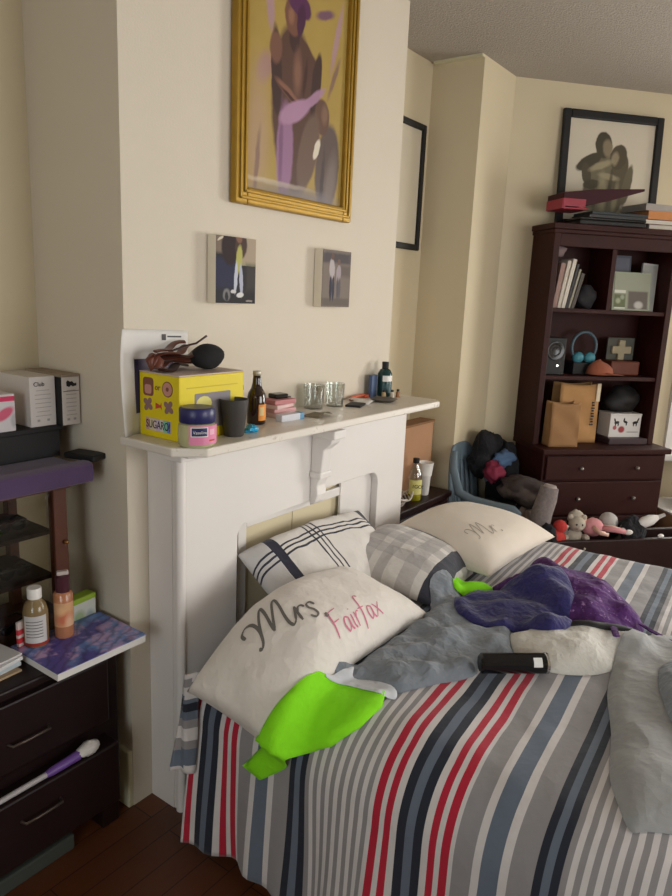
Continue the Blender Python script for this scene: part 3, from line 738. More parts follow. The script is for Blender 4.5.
# picture on the recess wall, black frame with a pale mount
MOUNT = shapes_mat('pencil_drawing', (206, 196, 176), [('e', -.13, .33, .03, .05, 10, (120, 108, 92), .6, .8), ('e', -.12, .27, .05, .04, 0, (140, 128, 110), .6, .7)], .4, distort=.02, dscale=30)
rp = framed('framed_print', 'black framed print on the recess wall right of the chimney breast', 'picture', .46, .605, .03, .022, BLACK, None, (1.825, D2-.003, 1.872), (0, 0, 0))
MB().box(-.201, .201, -.008, -.001, .029, .576).build('print', MOUNT, rp)
# big framed drawing of an embracing couple leaning on the bookcase
DK_, MD_, LT_ = (74, 68, 56), (112, 104, 84), (160, 150, 122)
COUP = shapes_mat('couple_drawing', (206, 196, 178), [
    ('e', -.05, .10, .20, .03, 0, (126, 122, 92), .4, .8), ('e', -.05, .19, .10, .13, -4, MD_, .06, 1), ('e', .045, .20, .06, .13, -10, (98, 92, 74), .06, 1),
    ('e', -.02, .32, .115, .085, -10, MD_, .06, 1), ('e', .065, .31, .05, .10, -8, (92, 84, 68), .06, 1),
    ('e', -.045, .44, .05, .068, 10, DK_, .06, 1), ('e', -.02, .425, .03, .045, 10, (140, 126, 104), .2, .9), ('e', .05, .385, .05, .066, -14, (84, 76, 62), .06, 1), ('e', .03, .375, .022, .035, -10, (150, 136, 112), .25, .9),
    ('e', -.125, .35, .032, .085, -60, DK_, .1, 1), ('e', -.135, .285, .028, .06, 14, (84, 76, 62), .1, 1), ('e', -.10, .235, .05, .024, 10, DK_, .1, .9), ('e', .115, .24, .026, .11, -10, (104, 96, 78), .1, 1),
    ('e', -.05, .335, .07, .018, 22, LT_, .3, .9), ('e', .0, .28, .06, .016, -8, LT_, .3, .8), ('e', -.03, .2, .026, .09, 4, LT_, .4, .8), ('e', .05, .17, .016, .08, -6, (150, 140, 112), .4, .7), ('e', -.08, .16, .012, .07, 4, DK_, .4, .7), ('e', .012, .22, .010, .10, -3, DK_, .4, .8)], .35, distort=.01, dscale=40, coat=.1)
lean = math.atan2(.03, .6)
fp = framed('framed_drawing', 'large black framed drawing of an embracing couple leaning on top of the bookcase', 'picture', .60, .605, .042, .025, BLACK, None, bay(.58, .036, 2.046), (-lean, 0, BROT))
MB().box(-.26, .26, -.008, -.001, .041, .565).build('drawing', COUP, fp)

# ------------------------------------------------------------------ things on the mantel shelf
def solo(name, mb, mat, label, cat, loc=(0, 0, 0), rz=0, group=None, **k):
    o = mb.build(name, mat, None, **k); o.location = loc; o.rotation_euler = (0, 0, rz); return tag(o, label, cat, group)
# sheet of paper leaning on the wall
lt = thing('paper_sheet', 'curled white sheet with a dark violet picture standing behind the yellow box', 'paper', (.084, -.022, ZM))
def sheet(u, v):
    x = -.118+.262*u-.012*math.sin(v*PI)*max(0, 1-2*u); y = .016-.16*max(0, .34-u)**1.4-.004*math.sin(v*5)*(1-u)
    return (x, y, .002+.298*v-.01*u*v)
MB().grid(sheet, 14, 14).build('paper', PAPER, lt, smooth=180, solid=.0008)
VIO = shapes_mat('violet_picture', (52, 44, 74), [('e', .02, .19, .05, .05, 20, (170, 160, 172), .4, .9), ('e', .05, .22, .04, .03, 0, (140, 120, 140), .5, .7), ('e', -.03, .1, .03, .08, 0, (76, 70, 104), .6, .8)], .6)
def onsheet(u0, u1, v0, v1):
    def f(u, v):
        p = sheet(u0+(u1-u0)*u, v0+(v1-v0)*v); return (p[0]-.0005, p[1]-.0018, p[2])
    return f
MB().grid(onsheet(.24, .78, .2, .72), 8, 8).build('picture', VIO, lt, smooth=180)
MB().grid(onsheet(.62, .68, .90, .96), 2, 2).grid(onsheet(.70, .90, .93, .945), 2, 2).build('print', INK, lt)
# yellow box
YEL = M('yellow_tin', (222, 200, 18), .45, var=.05); YELD = M('yellow_tin_dark', (196, 172, 12), .5)
yb = thing('yellow_box', 'bright yellow box printed with toast, donut and butterflies under the leather straps', 'box', (.164, -.098, ZM), 0)
bx, by, bz = .126, .083, .180
MB().box(-bx, bx, -by, by, 0, bz).build('body', YEL, yb, bev=.003)
MB().box(-bx, bx, -by, by, bz, bz+.004).build('lid_panel', M('pinkish_lid', (196, 176, 166), .5), yb, bev=.001)
def left_face(y, z): return (-bx-.0006, y, z)   # left end of the box
PINKP = M('pink_print', (196, 140, 130), .6); BROWNP = M('brown_print', (126, 78, 60), .6); PURP = M('mauve_print', (140, 106, 110), .6); REDP = M('red_print', (196, 70, 50), .6)
def dec(name, pts, mat, d=.0006, face='left'):
    b = MB()
    if face == 'left': b.prism([(y, z) for y, z in pts], -bx-d, -bx, 'x')
    else: b.prism(pts, -by-d, -by, 'y')
    return b.build(name, mat, yb)
def circ(cx, cy, r, n=18, ry=None): return [(cx+r*math.cos(2*PI*i/n), cy+(ry or r)*math.sin(2*PI*i/n)) for i in range(n)]
def rrect(x0, x1, y0, y1, r, n=4):
    o = []
    for cx, cy, a in ((x1-r, y1-r, 0), (x0+r, y1-r, 90), (x0+r, y0+r, 180), (x1-r, y0+r, 270)):
        for i in range(n+1):
            t = math.radians(a+90*i/n); o.append((cx+r*math.cos(t), cy+r*math.sin(t)))
    return o
dec('toast_print', rrect(.022, .066, .116, .168, .010), BROWNP); dec('toast_print', rrect(.030, .059, .122, .148, .008), PINKP, .0009)
dec('donut_print', circ(-.036, .142, .022), BROWNP); dec('donut_print', circ(-.036, .142, .019), PINKP, .0009); dec('donut_print', circ(-.036, .142, .006), BROWNP, .0012)
for c in (.046, -.04):
    bt = []
    for i in range(40):
        t = 2*PI*i/40; r = .022*(.45+.55*abs(math.sin(2*t+.3))); bt.append((c+r*math.cos(t), .092+r*math.sin(t)))
    dec('butterfly_print', bt, PURP)
dec('sweet_print', [(.014, .082), (.014, .1), (-.006, .094), (-.010, .102), (-.012, .082), (-.006, .088)], REDP)
dec('name_plate', [(.058, .018), (.058, .056), (-.052, .054), (-.052, .018)], M('buff_print', (206, 188, 130), .6))
ML = frame_m((-bx-.0012, .003, .036), (0, -1, 0), (0, 0, 1))
for i, cc in enumerate(((196, 150, 140), (206, 196, 170), (206, 190, 190), (196, 176, 206), (206, 206, 206), (120, 190, 170), (100, 120, 190))):
    y0 = .055-.0148*i; dec('letter_tile', [(y0, .02), (y0, .053), (y0-.0135, .053), (y0-.0135, .02)], M('tile_%d' % i, cc, .6), .0009)
text('lettering', 'SUGARO!', .028, INKDK, yb, ML @ Matrix.Diagonal((.86, 1.15, 1, 1)))
text('lettering', 'or', .024, BROWNP, yb, frame_m((-bx-.0012, .004, .143), (0, -1, 0), (0, 0, 1)))
dec('picture_print', rrect(-.07, .07, .03, .13, .004), M('grey_violet_print', (126, 118, 124), .5), face='front'); dec('flower_print', circ(-.035, .1, .03, 12, .022), M('pale_yellow_print', (214, 206, 120), .5), .001, 'front')
dec('edge_print', [(-.1, .146), (.1, .146), (.1, .149), (-.1, .149)], YELD, face='front')
# leather straps on the box
LEA = M('brown_leather', (96, 48, 34), .4, var=.3, scale=30); LEAD = M('dark_brown_leather', (58, 30, 24), .4, var=.2)
st = thing('leather_straps', 'tangle of brown leather straps on top of the yellow box', 'belt', (.125, -.07, ZM+bz+.004)); st.scale = (1.3, 1.2, 1.05)
random.seed(3)
for i in range(6):
    z0 = .006+.009*i; a = random.uniform(-.3, .3); L = random.uniform(.048, .06); pts = []
    for j in range(13):
        t = -1+j/6; pts.append((t*L-.01, .022*math.sin(t*2.2+i*1.3)*(1-.2*i/6)+a*.03, z0+.010*(1+t)*(.5+.25*i)*.6+.004*math.sin(4*t+i)))
    MB().tube(pts, .0105, 8, flat=.35).build('strap', LEA if i % 3 else LEAD, st, smooth=60)
pts = [(-.062+.01*math.sin(i), -.012+.006*i*.4, .010+.030*abs(math.sin(i*.8))) for i in range(8)]
MB().tube(pts, .011, 8).build('strap', LEA, st, smooth=60)
MB().tube([(-.02, 0, .05), (.02, -.01, .066), (.05, -.012, .072), (.078, -.016, .092)], .003, 6).build('strap', LEAD, st, smooth=60)
solo('eyeglass_pouch', MB().ell((0, 0, .038), (.062, .04, .038), 20, lump=.1, freq=3, flat=.001), M('black_cloth', (26, 24, 26), .9, bump=.2), 'round black pouch on the front right of the yellow box', 'pouch', (.215, -.105, ZM+bz+.004), .1, smooth=180)
# petroleum jelly jar
jr = thing('jelly_jar', 'squat clear jar of jelly with navy lid and pink label at the shelf corner', 'jar', (.052, -.236, ZM), -.5); jr.scale = (1.08, 1.08, 1.08)
PK0 = M('pale_pink_print', (232, 176, 196), .5)
JEL = M('yellow_jelly', (206, 204, 160), .15, var=.03, trans=.25)
def oval(prof, sx, sy): return MB().lathe(prof, seg=32, m=Matrix.Diagonal((sx, sy, 1, 1)))
oval([(0, 0), (.040, 0), (.046, .006), (.048, .03), (.046, .056), (.040, .060), (0, .060)], 1, .92).build('body', JEL, jr, smooth=50)
oval([(0, .060), (.042, .060), (.045, .063), (.045, .094), (.041, .099), (0, .099)], 1, .92).build('lid', M('navy_lid', (42, 42, 92), .35), jr, smooth=50)
def curved_label(r0, a0, a1, z0, z1, sy=.92, n=12, taper=1):
    b = MB()
    def f(u, v):
        a = math.radians(a0+(a1-a0)*u); r = r0*(1+(taper-1)*v); return (r*math.cos(a), r*math.sin(a)*sy, z0+(z1-z0)*v)
    return b.grid(f, n, 2)
curved_label(.0488, -128, -22, .010, .057).build('label', M('pink_label', (222, 132, 168), .4), jr, smooth=180)
curved_label(.0490, -122, -70, .030, .054).build('white_label', WHITE, jr, smooth=180)
curved_label(.0492, -119, -73, .032, .052).build('label', M('navy_label', (38, 40, 96), .4), jr, smooth=180)
ang = math.radians(-95)
text('lettering', 'Vaseline', .0105, WHITE, jr, frame_m((.0502*math.cos(ang), .0502*.92*math.sin(ang), .041), (-math.sin(ang), math.cos(ang), 0), (0, 0, 1)))
curved_label(.0490, -66, -42, .018, .022).build('red_mark', REDP, jr, smooth=180); curved_label(.0490, -64, -44, .034, .048).build('pale_mark', PK0, jr, smooth=180)
solo('tumbler', MB().lathe([(0, 0), (.028, 0), (.030, .003), (.042, .108), (.0405, .109), (.029, .006), (0, .006)], seg=28), M('smoky_grey_plastic', (66, 62, 60), .5, var=.08), 'dark grey plastic tumbler in front of the yellow box', 'cup', (.222, -.208, ZM), smooth=40)
pf = thing('perfume_bottle', 'mauve bottle with a ribbed cap peeping out behind the dark tumbler', 'bottle', (.315, -.135, ZM))
MB().lathe([(0, 0), (.020, 0), (.022, .004), (.022, .07), (.016, .085), (.012, .09), (0, .09)], seg=20).build('body', M('mauve_glass', (136, 104, 110), .15, trans=.3), pf, smooth=40)
MB().lathe([(0, .09), (.014, .09), (.014, .098), (.016, .10), (.014, .104), (.014, .116), (.017, .12), (.016, .134), (0, .135)], seg=20).build('cap', M('mauve_metal', (176, 150, 152), .25, metal=.6), pf, smooth=40)
solo('wrapper', MB().ell((0, 0, .008), (.028, .018, .013), 18, lump=.5, freq=9, flat=.0005), M('turquoise_foil', (40, 160, 206), .3, var=.3, scale=60), 'crumpled turquoise wrapper beside the beer bottle', 'wrapper', (.30, -.205, ZM), .3, smooth=40)
bb = thing('beer_bottle', 'brown glass bottle with an orange label on the mantel shelf', 'bottle', (.41, -.125, ZM), .1)
BGL = M('brown_glass', (38, 20, 14), .08, var=.1, spec=.7)
MB().lathe([(0, 0), (.027, 0), (.030, .004), (.030, .085), (.027, .1), (.018, .115), (.0145, .13), (.012, .155), (.0125, .157)], seg=24).build('body', BGL, bb, smooth=40)
MB().lathe([(.0118, .155), (.0135, .158), (.0135, .168), (.0125, .170), (0, .170)], seg=20).build('cap', M('pale_cap', (176, 168, 150), .35, metal=.4), bb, smooth=40)
curved_label(.0304, -130, -30, .014, .066, 1).build('label', M('orange_label', (224, 140, 40), .5), bb, smooth=180)
curved_label(.0307, -124, -92, .030, .058, 1).build('label', M('cream_label', (214, 186, 130), .5), bb, smooth=180)
# pink packets stacked
PK = [M('pink_packet', (214, 164, 164), .6), M('rose_packet', (188, 122, 124), .6), M('pale_pink_packet', (220, 186, 182), .6)]
zz = ZM
for i, (lab, hh, dx, rz_) in enumerate((('lowest pale packet of the pink stack by the beer bottle', .016, 0, .1), ('second packet up in the pink stack, dusky pink', .014, .004, -.1), ('third packet up in the pink stack, pale pink', .014, -.004, .15), ('top rose packet of the pink stack, under the black wallet', .016, .002, -.05))):
    solo('paper_packet', MB().box(-.052, .052, -.034, .034, 0, hh), PK[(2, 0, 2, 1)[i]], lab, 'packet', (.575+dx, -.075, zz), rz_, 'pink packets on the mantel', bev=.003); zz += hh
solo('wallet', MB().box(-.028, .028, -.022, .022, 0, .016), BLACKG, 'small black wallet lying on the pink packets', 'wallet', (.585, -.066, zz), -.15, bev=.004)
tb = thing('ointment_box', 'slim white carton with a blue end in front of the pink packets', 'box', (.545, -.155, ZM), -.05)
MB().box(-.055, .035, -.014, .014, 0, .022).build('body', M('pale_blue_carton', (206, 206, 214), .5), tb, bev=.001)
MB().box(.035, .055, -.014, .014, 0, .022).build('blue_end', M('blue_carton', (96, 150, 186), .5), tb, bev=.001)
solo('mirror_compact', MB().prism([(-.03, 0), (.03, 0), (.034, .05), (-.005, .055)], -.006, .006, 'y'), DARKGREY, 'dark grey compact standing on edge beside the pink packets', 'compact', (.675, -.03, ZM), .4, bev=.002)
solo('leaflet', MB().grid(lambda u, v: (-.05+.1*u, -.035+.07*v, .003+.014*math.sin(u*3)*(1-v)), 8, 6), M('olive_paper', (126, 116, 96), .7), 'crumpled olive leaflet in front of the two glasses', 'paper', (.68, -.165, ZM), .2, smooth=180, solid=.001)
def glass(lab, x, y, r, h):
    g = MB().lathe([(0, 0), (r*.86, 0), (r*.9, .003), (r, h), (r-.0022, h), (r*.9-.003, .007), (0, .007)], seg=28)
    return solo('drinking_glass', g, CLEAR, lab, 'glass', (x, y, ZM), group='clear glasses on the mantel', smooth=40)
glass('left of the two clear glasses on the mantel shelf', .80, -.055, .040, .088)
glass('right of the two clear glasses on the mantel shelf', .905, -.075, .037, .088)
solo('white_tag', MB().box(-.011, .011, -.001, .001, 0, .084), WHITE, 'narrow upright white strip between the clear glass and the papers', 'card', (.958, -.045, ZM), .3)
solo('playing_card_case', MB().box(-.045, .045, -.03, .03, 0, .008), BLACK, 'flat black case lying at the front of the shelf right of the glasses', 'case', (.975, -.125, ZM), .35, bev=.002)
for i, (x, y, r, lab) in enumerate(((1.06, -.105, .3, 'nearer of two loose white slips on the mantel shelf'), (1.10, -.07, -.2, 'farther of two loose white slips on the mantel shelf'))):
    solo('paper_slip', MB().grid(lambda u, v: (-.05+.1*u, -.035+.07*v, .002+.007*math.sin(u*2.5+i)), 6, 4), PAPER, lab, 'paper', (x, y, ZM), r, 'loose slips', smooth=180, solid=.0008)
solo('razor', MB().tube([(-.06, 0, .006), (0, .004, .010), (.06, 0, .008)], .006, 8).box(.05, .075, -.016, .016, .002, .012), M('orange_plastic', (222, 104, 70), .4), 'orange plastic razor lying against the wall on the mantel', 'razor', (1.13, -.025, ZM), .1, smooth=50)
dish = solo('metal_dish', MB().lathe([(0, .002), (.035, .002), (.055, .012), (.057, .012), (.036, 0), (0, 0)], seg=28), M('dull_pewter', (120, 112, 104), .35, metal=.5), 'shallow pewter dish near the right end of the mantel', 'dish', (1.16, -.135, ZM), smooth=50)
mb_ = thing('mouthwash_bottle', 'dark green bottle with black cap and white band at the right end of the mantel', 'bottle', (1.297, -.05, ZM), .1); mb_.scale = (1.1, 1.1, 1.12)
MB().lathe([(0, 0), (.026, 0), (.028, .004), (.028, .085), (.02, .1), (.011, .106), (0, .106)], seg=24).build('body', M('bottle_green', (28, 58, 56), .12), mb_, smooth=40)
MB().lathe([(0, .106), (.013, .106), (.013, .130), (0, .131)], seg=18).build('cap', BLACK, mb_, smooth=40)
curved_label(.0284, -170, -10, .058, .080, 1).build('label', WHITE, mb_, smooth=180)
curved_label(.0284, -170, -10, .014, .05, 1).build('label', M('teal_label', (40, 74, 78), .4), mb_, smooth=180)
solo('blue_packet', MB().box(-.024, .024, -.008, .008, 0, .092), M('steel_blue_packet', (72, 90, 124), .4), 'upright steel blue packet left of the dark green bottle', 'packet', (1.238, -.03, ZM), .1, bev=.002)
for i, (x, y, c, lab) in enumerate(((1.24, -.085, (176, 150, 110), 'tiny tan vial in front of the blue packet'), (1.275, -.105, (196, 186, 170), 'tiny white vial in front of the dark green bottle'), (1.31, -.112, (150, 106, 70), 'tiny amber vial in front of the dark green bottle'))):
    v = thing('vial', lab, 'bottle', (x, y, ZM), 0, 'tiny vials on the mantel')
    MB().lathe([(0, 0), (.009, 0), (.009, .022), (.005, .026), (0, .026)], seg=12).build('body', M('vial_'+str(c[0]), c, .25), v, smooth=40)
    MB().lathe([(0, .026), (.006, .026), (.006, .034), (0, .034)], seg=12).build('cap', BLACK, v, smooth=40)
# ------------------------------------------------------------------ dresser with everything on it
dz = .62; dy0 = -.03
dr = thing('dresser', 'low dark wood dresser with two drawers in the left alcove', 'dresser', (-.52, .18, 0))
dx0, dx1 = -1.0, -.058
b = MB().box(dx0, dx1, dy0+.02, .39, .10, dz-.025); wpart('body', b, WOODDK2, dr, bev=.004)
wpart('top', MB().box(dx0-.01, dx1+.01, dy0-.012, .40, dz-.025, dz), WOODDK2, dr, bev=.006)
wpart('drawer', MB().box(dx0+.03, dx1-.045, dy0-.002, dy0+.03, .375, .575), WOODDK2, dr, bev=.006)
dl = wpart('drawer', MB().box(dx0+.03, dx1-.045, dy0-.045, dy0+.03, .125, .325), WOODDK2, dr, bev=.006)
ds = dr.children
for ch, yy, zz in ((dr.children[2], dy0-.002, .462), (dr.children[3], dy0-.045, .255)):
    b = MB()
    pts = [(-.415, yy, zz), (-.41, yy-.018, zz), (-.38, yy-.022, zz+.002), (-.34, yy-.022, zz+.002), (-.305, yy-.018, zz), (-.30, yy, zz)]
    bmesh.ops.transform(b.tube(pts, .004, 8).b, matrix=mb_at(dr), verts=b.b.verts)
    h_ = b.build('handle', M('dull_bronze', (92, 80, 72), .35, metal=.7), ch, smooth=50)
for x0 in (dx0+.005, dx1-.065):
    for y0 in (dy0+.02, .32): wpart('leg', MB().box(x0, x0+.06, y0, y0+.06, 0, .1), WOODDK2, dr, bev=.004)
# long brush lying on the open lower drawer
br_ = thing('bath_brush', 'long handled brush with violet neck and white tuft lying along the open dresser drawer', 'brush', (-.33, -.06, .326))
V = lambda t: (-.21+.36*t, .0, .008+.006*t)
MB().tube([(-.20, 0, .008), (0, 0, .011)], [.007, .008], 10).build('handle', M('grey_handle', (176, 170, 172), .4), br_, smooth=60)
MB().tube([(0, 0, .011), (.02, 0, .012), (.1, 0, .016)], [.009, .012, .014], 10).build('neck', M('violet_plastic', (110, 76, 150), .4), br_, smooth=60)
MB().ell((.13, 0, .020), (.036, .02, .020), 18, lump=.25, freq=10).build('tuft', M('white_fluff', (216, 210, 206), .95, bump=.5), br_, smooth=180)
solo('storage_crate', MB().box(-.3, .3, -.11, .11, 0, .05), M('grey_green_plastic', (66, 70, 64), .7), 'low grey green tray pushed under the dresser', 'tray', (-.52, .10, 0.0), 0, bev=.006)
solo('slipper', MB().ell((0, 0, .016), (.045, .03, .02), 16, lump=.2, freq=4, flat=.001), M('dull_cream_cloth', (176, 164, 146), .9), 'small pale cloth lump on the floor under the dresser end', 'cloth', (-.16, .15, 0), .4, smooth=180)
# display cabinet with shelves
cab = thing('display_cabinet', 'small brown wood display cabinet with glass front standing at the back of the dresser', 'cabinet', (-.5, .26, dz))
cx0, cx1, cy0, cy1, ct = -.92, -.118, .12, .395, 1.085
for x in (cx0, cx1-.042):
    for y in (cy0, cy1-.03): wpart('post', MB().box(x, x+.042 if y == cy0 else x+.03, y, y+.03, dz, ct-.02), WOODMID, cab, bev=.003)
wpart('top', MB().box(cx0-.01, cx1+.008, cy0-.01, cy1+.01, ct-.02, ct), WOODMID, cab, bev=.003)
wpart('bottom', MB().box(cx0, cx1, cy0, cy1, dz, dz+.02), WOODMID, cab)
wpart('back', MB().box(cx0, -.26, cy1, cy1+.006, dz, ct-.02), WOODMID, cab)
SMOKE = glass_mat('smoky_shelf_glass', (150, 140, 130), fac=.9)
for z in (.79, .925): wpart('shelf', MB().box(cx0+.03, cx1-.03, cy0+.035, cy1-.005, z, z+.012), WOODDK, cab)
wpart('glass_door', MB().box(cx0+.042, cx1-.042, cy0+.008, cy0+.012, dz+.02, ct-.02), glass_mat('cabinet_glass', (236, 234, 228), fac=.99, edge=.08), cab)
wpart('knob', MB().ell((cx1-.012, cy0-.008, .905), (.007, .009, .007), 12), M('brass_knob', (150, 106, 60), .3, metal=.8), cab, smooth=180)
random.seed(11)
spots = [(-.24, .802+.135), (-.335, .802+.135), (-.43, .937), (-.24, .802), (-.335, .802), (-.43, .802), (-.26, .64), (-.36, .64), (-.45, .64)]
nm = ['on the top cabinet shelf by the right post', 'on the top cabinet shelf, second from the right post', 'on the top cabinet shelf, third from the right post', 'on the lower cabinet shelf by the right post', 'on the lower cabinet shelf, second from the right post', 'on the lower cabinet shelf, third from the right post',
      'on the cabinet floor behind the bottles, by the right post', 'on the cabinet floor behind the bottles, second from the right post', 'on the cabinet floor behind the bottles, third from the right post']
for (x, z), l in zip(spots, nm):
    t = thing('sunglasses', 'pair of black sunglasses '+l, 'sunglasses', (x, .24+random.uniform(-.02, .02), z), random.uniform(-.3, .3), 'sunglasses in the display cabinet')
    b = MB()
    for s in (-1, 1): b.ell((s*.024, -.03, .020), (.022, .004, .018), 14)
    b.build('lens', BLACKG, t, smooth=180)
    b = MB().tube([(-.046, -.03, .03), (0, -.036, .032), (.046, -.03, .03)], .003, 6)
    for s in (-1, 1): b.tube([(s*.046, -.03, .03), (s*.05, .02, .03), (s*.045, .05, .012)], .003, 6)
    b.build('frame', BLACK, t, smooth=60)
pc = thing('folded_blanket', 'folded violet cloth covering the top of the display cabinet', 'cloth', (-.47, .24, ct))
MB().box(-.49, .405, -.155, .155, 0, .045).build('fold', M('violet_cloth', (78, 58, 92), .95, var=.1, scale=40, sheen=.2, bump=.2), pc, bev=.02, smooth=60)
MB().prism([(-.155-.012, .048), (-.155-.016, .02), (-.155-.012, -.004), (-.155-.002, -.006), (-.155, .01), (-.15, .04), (-.12, .046), (-.12, .052), (-.15, .054)], -.49, .41, 'x').build('overhang', pc.children[0].data.materials[0], pc, bev=.003, smooth=60)
zt = ct+.047
bk = thing('black_box', 'black box under the white cartons on the violet cloth', 'box', (-.34, .30, zt))
MB().box(-.4, .276, -.075, .10, 0, .078).build('body', BLACK, bk, bev=.002)
MB().box(-.405, .284, -.079, .104, .078, .092).build('lid', BLACK, bk, bev=.002)
zb = zt+.0925
b1 = thing('carton', 'white carton with a grey printed end, left of the thin one in the alcove corner', 'box', (-.107, .235, zb), 0)
MB().box(-.040, .040, 0, .17, 0, .145).build('body', CARD, b1, bev=.0015)
def label_end(t, w, h, title, y=-.0008):
    ex, ez = (1, 0, 0), (0, 0, 1)
    b = MB()
    if title: text('lettering', title, .018, INKDK, t, frame_m((-w*.14, y, h-.022), ex, ez))
    else:
        b.prism([(-.014, h-.026), (-.006, h-.029), (.0, h-.024), (.006, h-.028), (.018, h-.026), (.018, h-.018), (.010, h-.019), (.004, h-.012), (-.002, h-.014), (-.010, h-.009), (-.015, h-.014)], y-.0002, 0, 'y')
        b.box(-w*.46, w*.46, y-.0002, 0, h-.042, h-.0405)
        b.build('animal_logo', INKDK, t); b = MB()
    for i in range(7):
        z = h*.72-i*h*.085; ww = w*(.62 if i not in (0, 5) else .5); b.box(-ww/2, ww/2, y-.0002, 0, z, z+.0016)
    for x in (-w*.2, w*.18): b.box(x-.004, x+.004, y-.0002, 0, h*.10, h*.145)
    b.build('print', M('pale_grey_print', (160, 154, 152), .7), t)
label_end(b1, .08, .145, 'Club')
b2 = thing('carton', 'thin white carton with brown top wedged between the other carton and the chimney side', 'box', (-.035, .205, zb), 0)
MB().box(-.029, .029, 0, .19, 0, .142).build('body', CARD, b2, bev=.0015)
MB().box(-.029, .029, .0, .19, .142, .150).build('lid', M('grey_brown_lid', (150, 134, 118), .7), b2, bev=.001)
label_end(b2, .055, .142, None)
MB().box(-.030, -.029, .002, .19, 0, .142).build('dark_side', BLACK, b2)
pb = thing('tissue_box', 'pink and white patterned box at the front of the black box by the photo edge', 'box', (-.22, .262, zb), 0)
MB().box(-.09, .022, -.036, .06, 0, .105).build('body', shapes_mat('pink_white_print', (206, 200, 202), [('b', 0, .092, .1, .007, 0, (206, 60, 100), .1, 1), ('e', -.01, .05, .03, .014, 30, (206, 70, 110), .2, .9), ('e', .02, .03, .012, .02, 0, (150, 146, 150), .3, .6), ('e', .035, .055, .01, .006, 0, (110, 110, 116), .3, .6)], .5), pb, bev=.0015)
solo('glasses_case', MB().box(-.032, .032, -.055, .055, 0, .018), BLACK, 'small flat black case on the violet cloth right of the black box', 'case', (-.033, .145, zt), .25, bev=.004)
# book with violet wave cover, and bottles on it
cover = NT('violet_wave_cover'); c_ = cover.coord()
wv = cover.n('ShaderNodeTexWave'); wv.wave_type = 'BANDS'; wv.inputs['Scale'].default_value = 9; wv.inputs['Distortion'].default_value = 9; wv.inputs['Detail'].default_value = 3; wv.inputs['Detail Scale'].default_value = 1.4
mpp = cover.n('ShaderNodeMapping'); cover.l(c_, mpp.inputs[0]); mpp.inputs['Rotation'].default_value = (0, 0, .9); cover.l(mpp.outputs[0], wv.inputs['Vector'])
n1, _ = cover.noise(c_, 9, 3); n2, _ = cover.noise(c_, 22, 4)
mr1 = cover.n('ShaderNodeMapRange'); cover.l(n1, mr1.inputs[0]); mr1.inputs[1].default_value = .45; mr1.inputs[2].default_value = .58
a_ = cover.mix(mr1.outputs[0], lin((84, 76, 150)), lin((104, 140, 196)))
mr2 = cover.n('ShaderNodeMapRange'); cover.l(n2, mr2.inputs[0]); mr2.inputs[1].default_value = .5; mr2.inputs[2].default_value = .62
a_ = cover.mix(cover.math('MULTIPLY', mr2.outputs[0], .8), a_, lin((196, 160, 196)))
cover.l(cover.mix(cover.math('MULTIPLY', cover.math('POWER', wv.outputs['Fac'], 3), .45), a_, lin((36, 28, 76))), cover.b.inputs['Base Color']); cover.b.inputs['Roughness'].default_value = .4
bo = thing('colouring_book', 'thick book with a violet and blue wave cover overhanging the dresser corner', 'book', (-.165, .018, dz), 0)
MB().box(-.142, .142, -.118, .102, .001, .022).build('pages', PAPER, bo)
MB().box(-.144, .144, -.12, .103, .022, .025).build('cover', cover.m, bo)
zk = dz+.0255
bt1 = thing('lotion_bottle', 'clear bottle with white cap and pale label, left on the violet book', 'bottle', (-.252, .085, zk), -.5); bt1.scale = (1.16, 1.16, 1.2)
MB().lathe([(0, 0), (.027, 0), (.029, .003), (.029, .082), (.024, .1), (.014, .112), (.013, .118), (0, .118)], seg=28).build('body', M('amber_clear_plastic', (158, 134, 96), .12, trans=.35), bt1, smooth=40)
MB().lathe([(0, .114), (.0165, .114), (.0165, .137), (.0155, .139), (0, .139)], seg=24).build('cap', WHITE, bt1, smooth=40)
curved_label(.0294, -150, -40, .012, .078, 1).build('label', M('pale_label', (196, 192, 192), .5), bt1, smooth=180)
b = MB()
for i in range(6): b.grid((lambda z: (lambda u, v: (.0297*math.cos(math.radians(-140+80*u)), .0297*math.sin(math.radians(-140+80*u)), z+.0018*v)))(.026+i*.0075), 8, 1)
b.build('print', INK, bt1)
MB().lathe([(.0292, .004), (.0292, .012)], seg=28).build('red_base', M('red_base_band', (150, 50, 40), .4), bt1, smooth=180)
bt2 = thing('mist_bottle', 'peach coloured spray bottle with dark red cap, right on the violet book', 'bottle', (-.176, .068, zk), -.5); bt2.scale = (1.08, 1.08, 1.2)
MB().lathe([(0, 0), (.023, 0), (.025, .003), (.025, .108), (.020, .114), (0, .114)], seg=28).build('body', M('peach_plastic', (196, 132, 96), .15, trans=.2, var=.2, scale=40), bt2, smooth=40)
curved_label(.0254, -160, -20, .03, .09, 1).build('label', shapes_mat('peach_label', (206, 160, 120), [('e', .0, .05, .02, .014, 20, (196, 96, 70), .5, .8), ('e', .012, .04, .01, .018, 0, (222, 180, 150), .5, .8), ('e', -.01, .07, .012, .01, 0, (226, 180, 136), .5, .7)], .5), bt2, smooth=180)
MB().lathe([(0, .114), (.018, .114), (.018, .150), (.014, .154), (0, .154)], seg=24).build('cap', M('dark_maroon_cap', (72, 36, 46), .3), bt2, smooth=40)
MB().box(-.014, .016, -.008, .008, .154, .164).build('spray_head', M('pale_spray_head', (190, 176, 172), .4), bt2, bev=.003)
pk_ = thing('wipes_pack', 'white and lime green pack standing behind the peach bottle', 'pack', (-.072, .145, dz), .1)
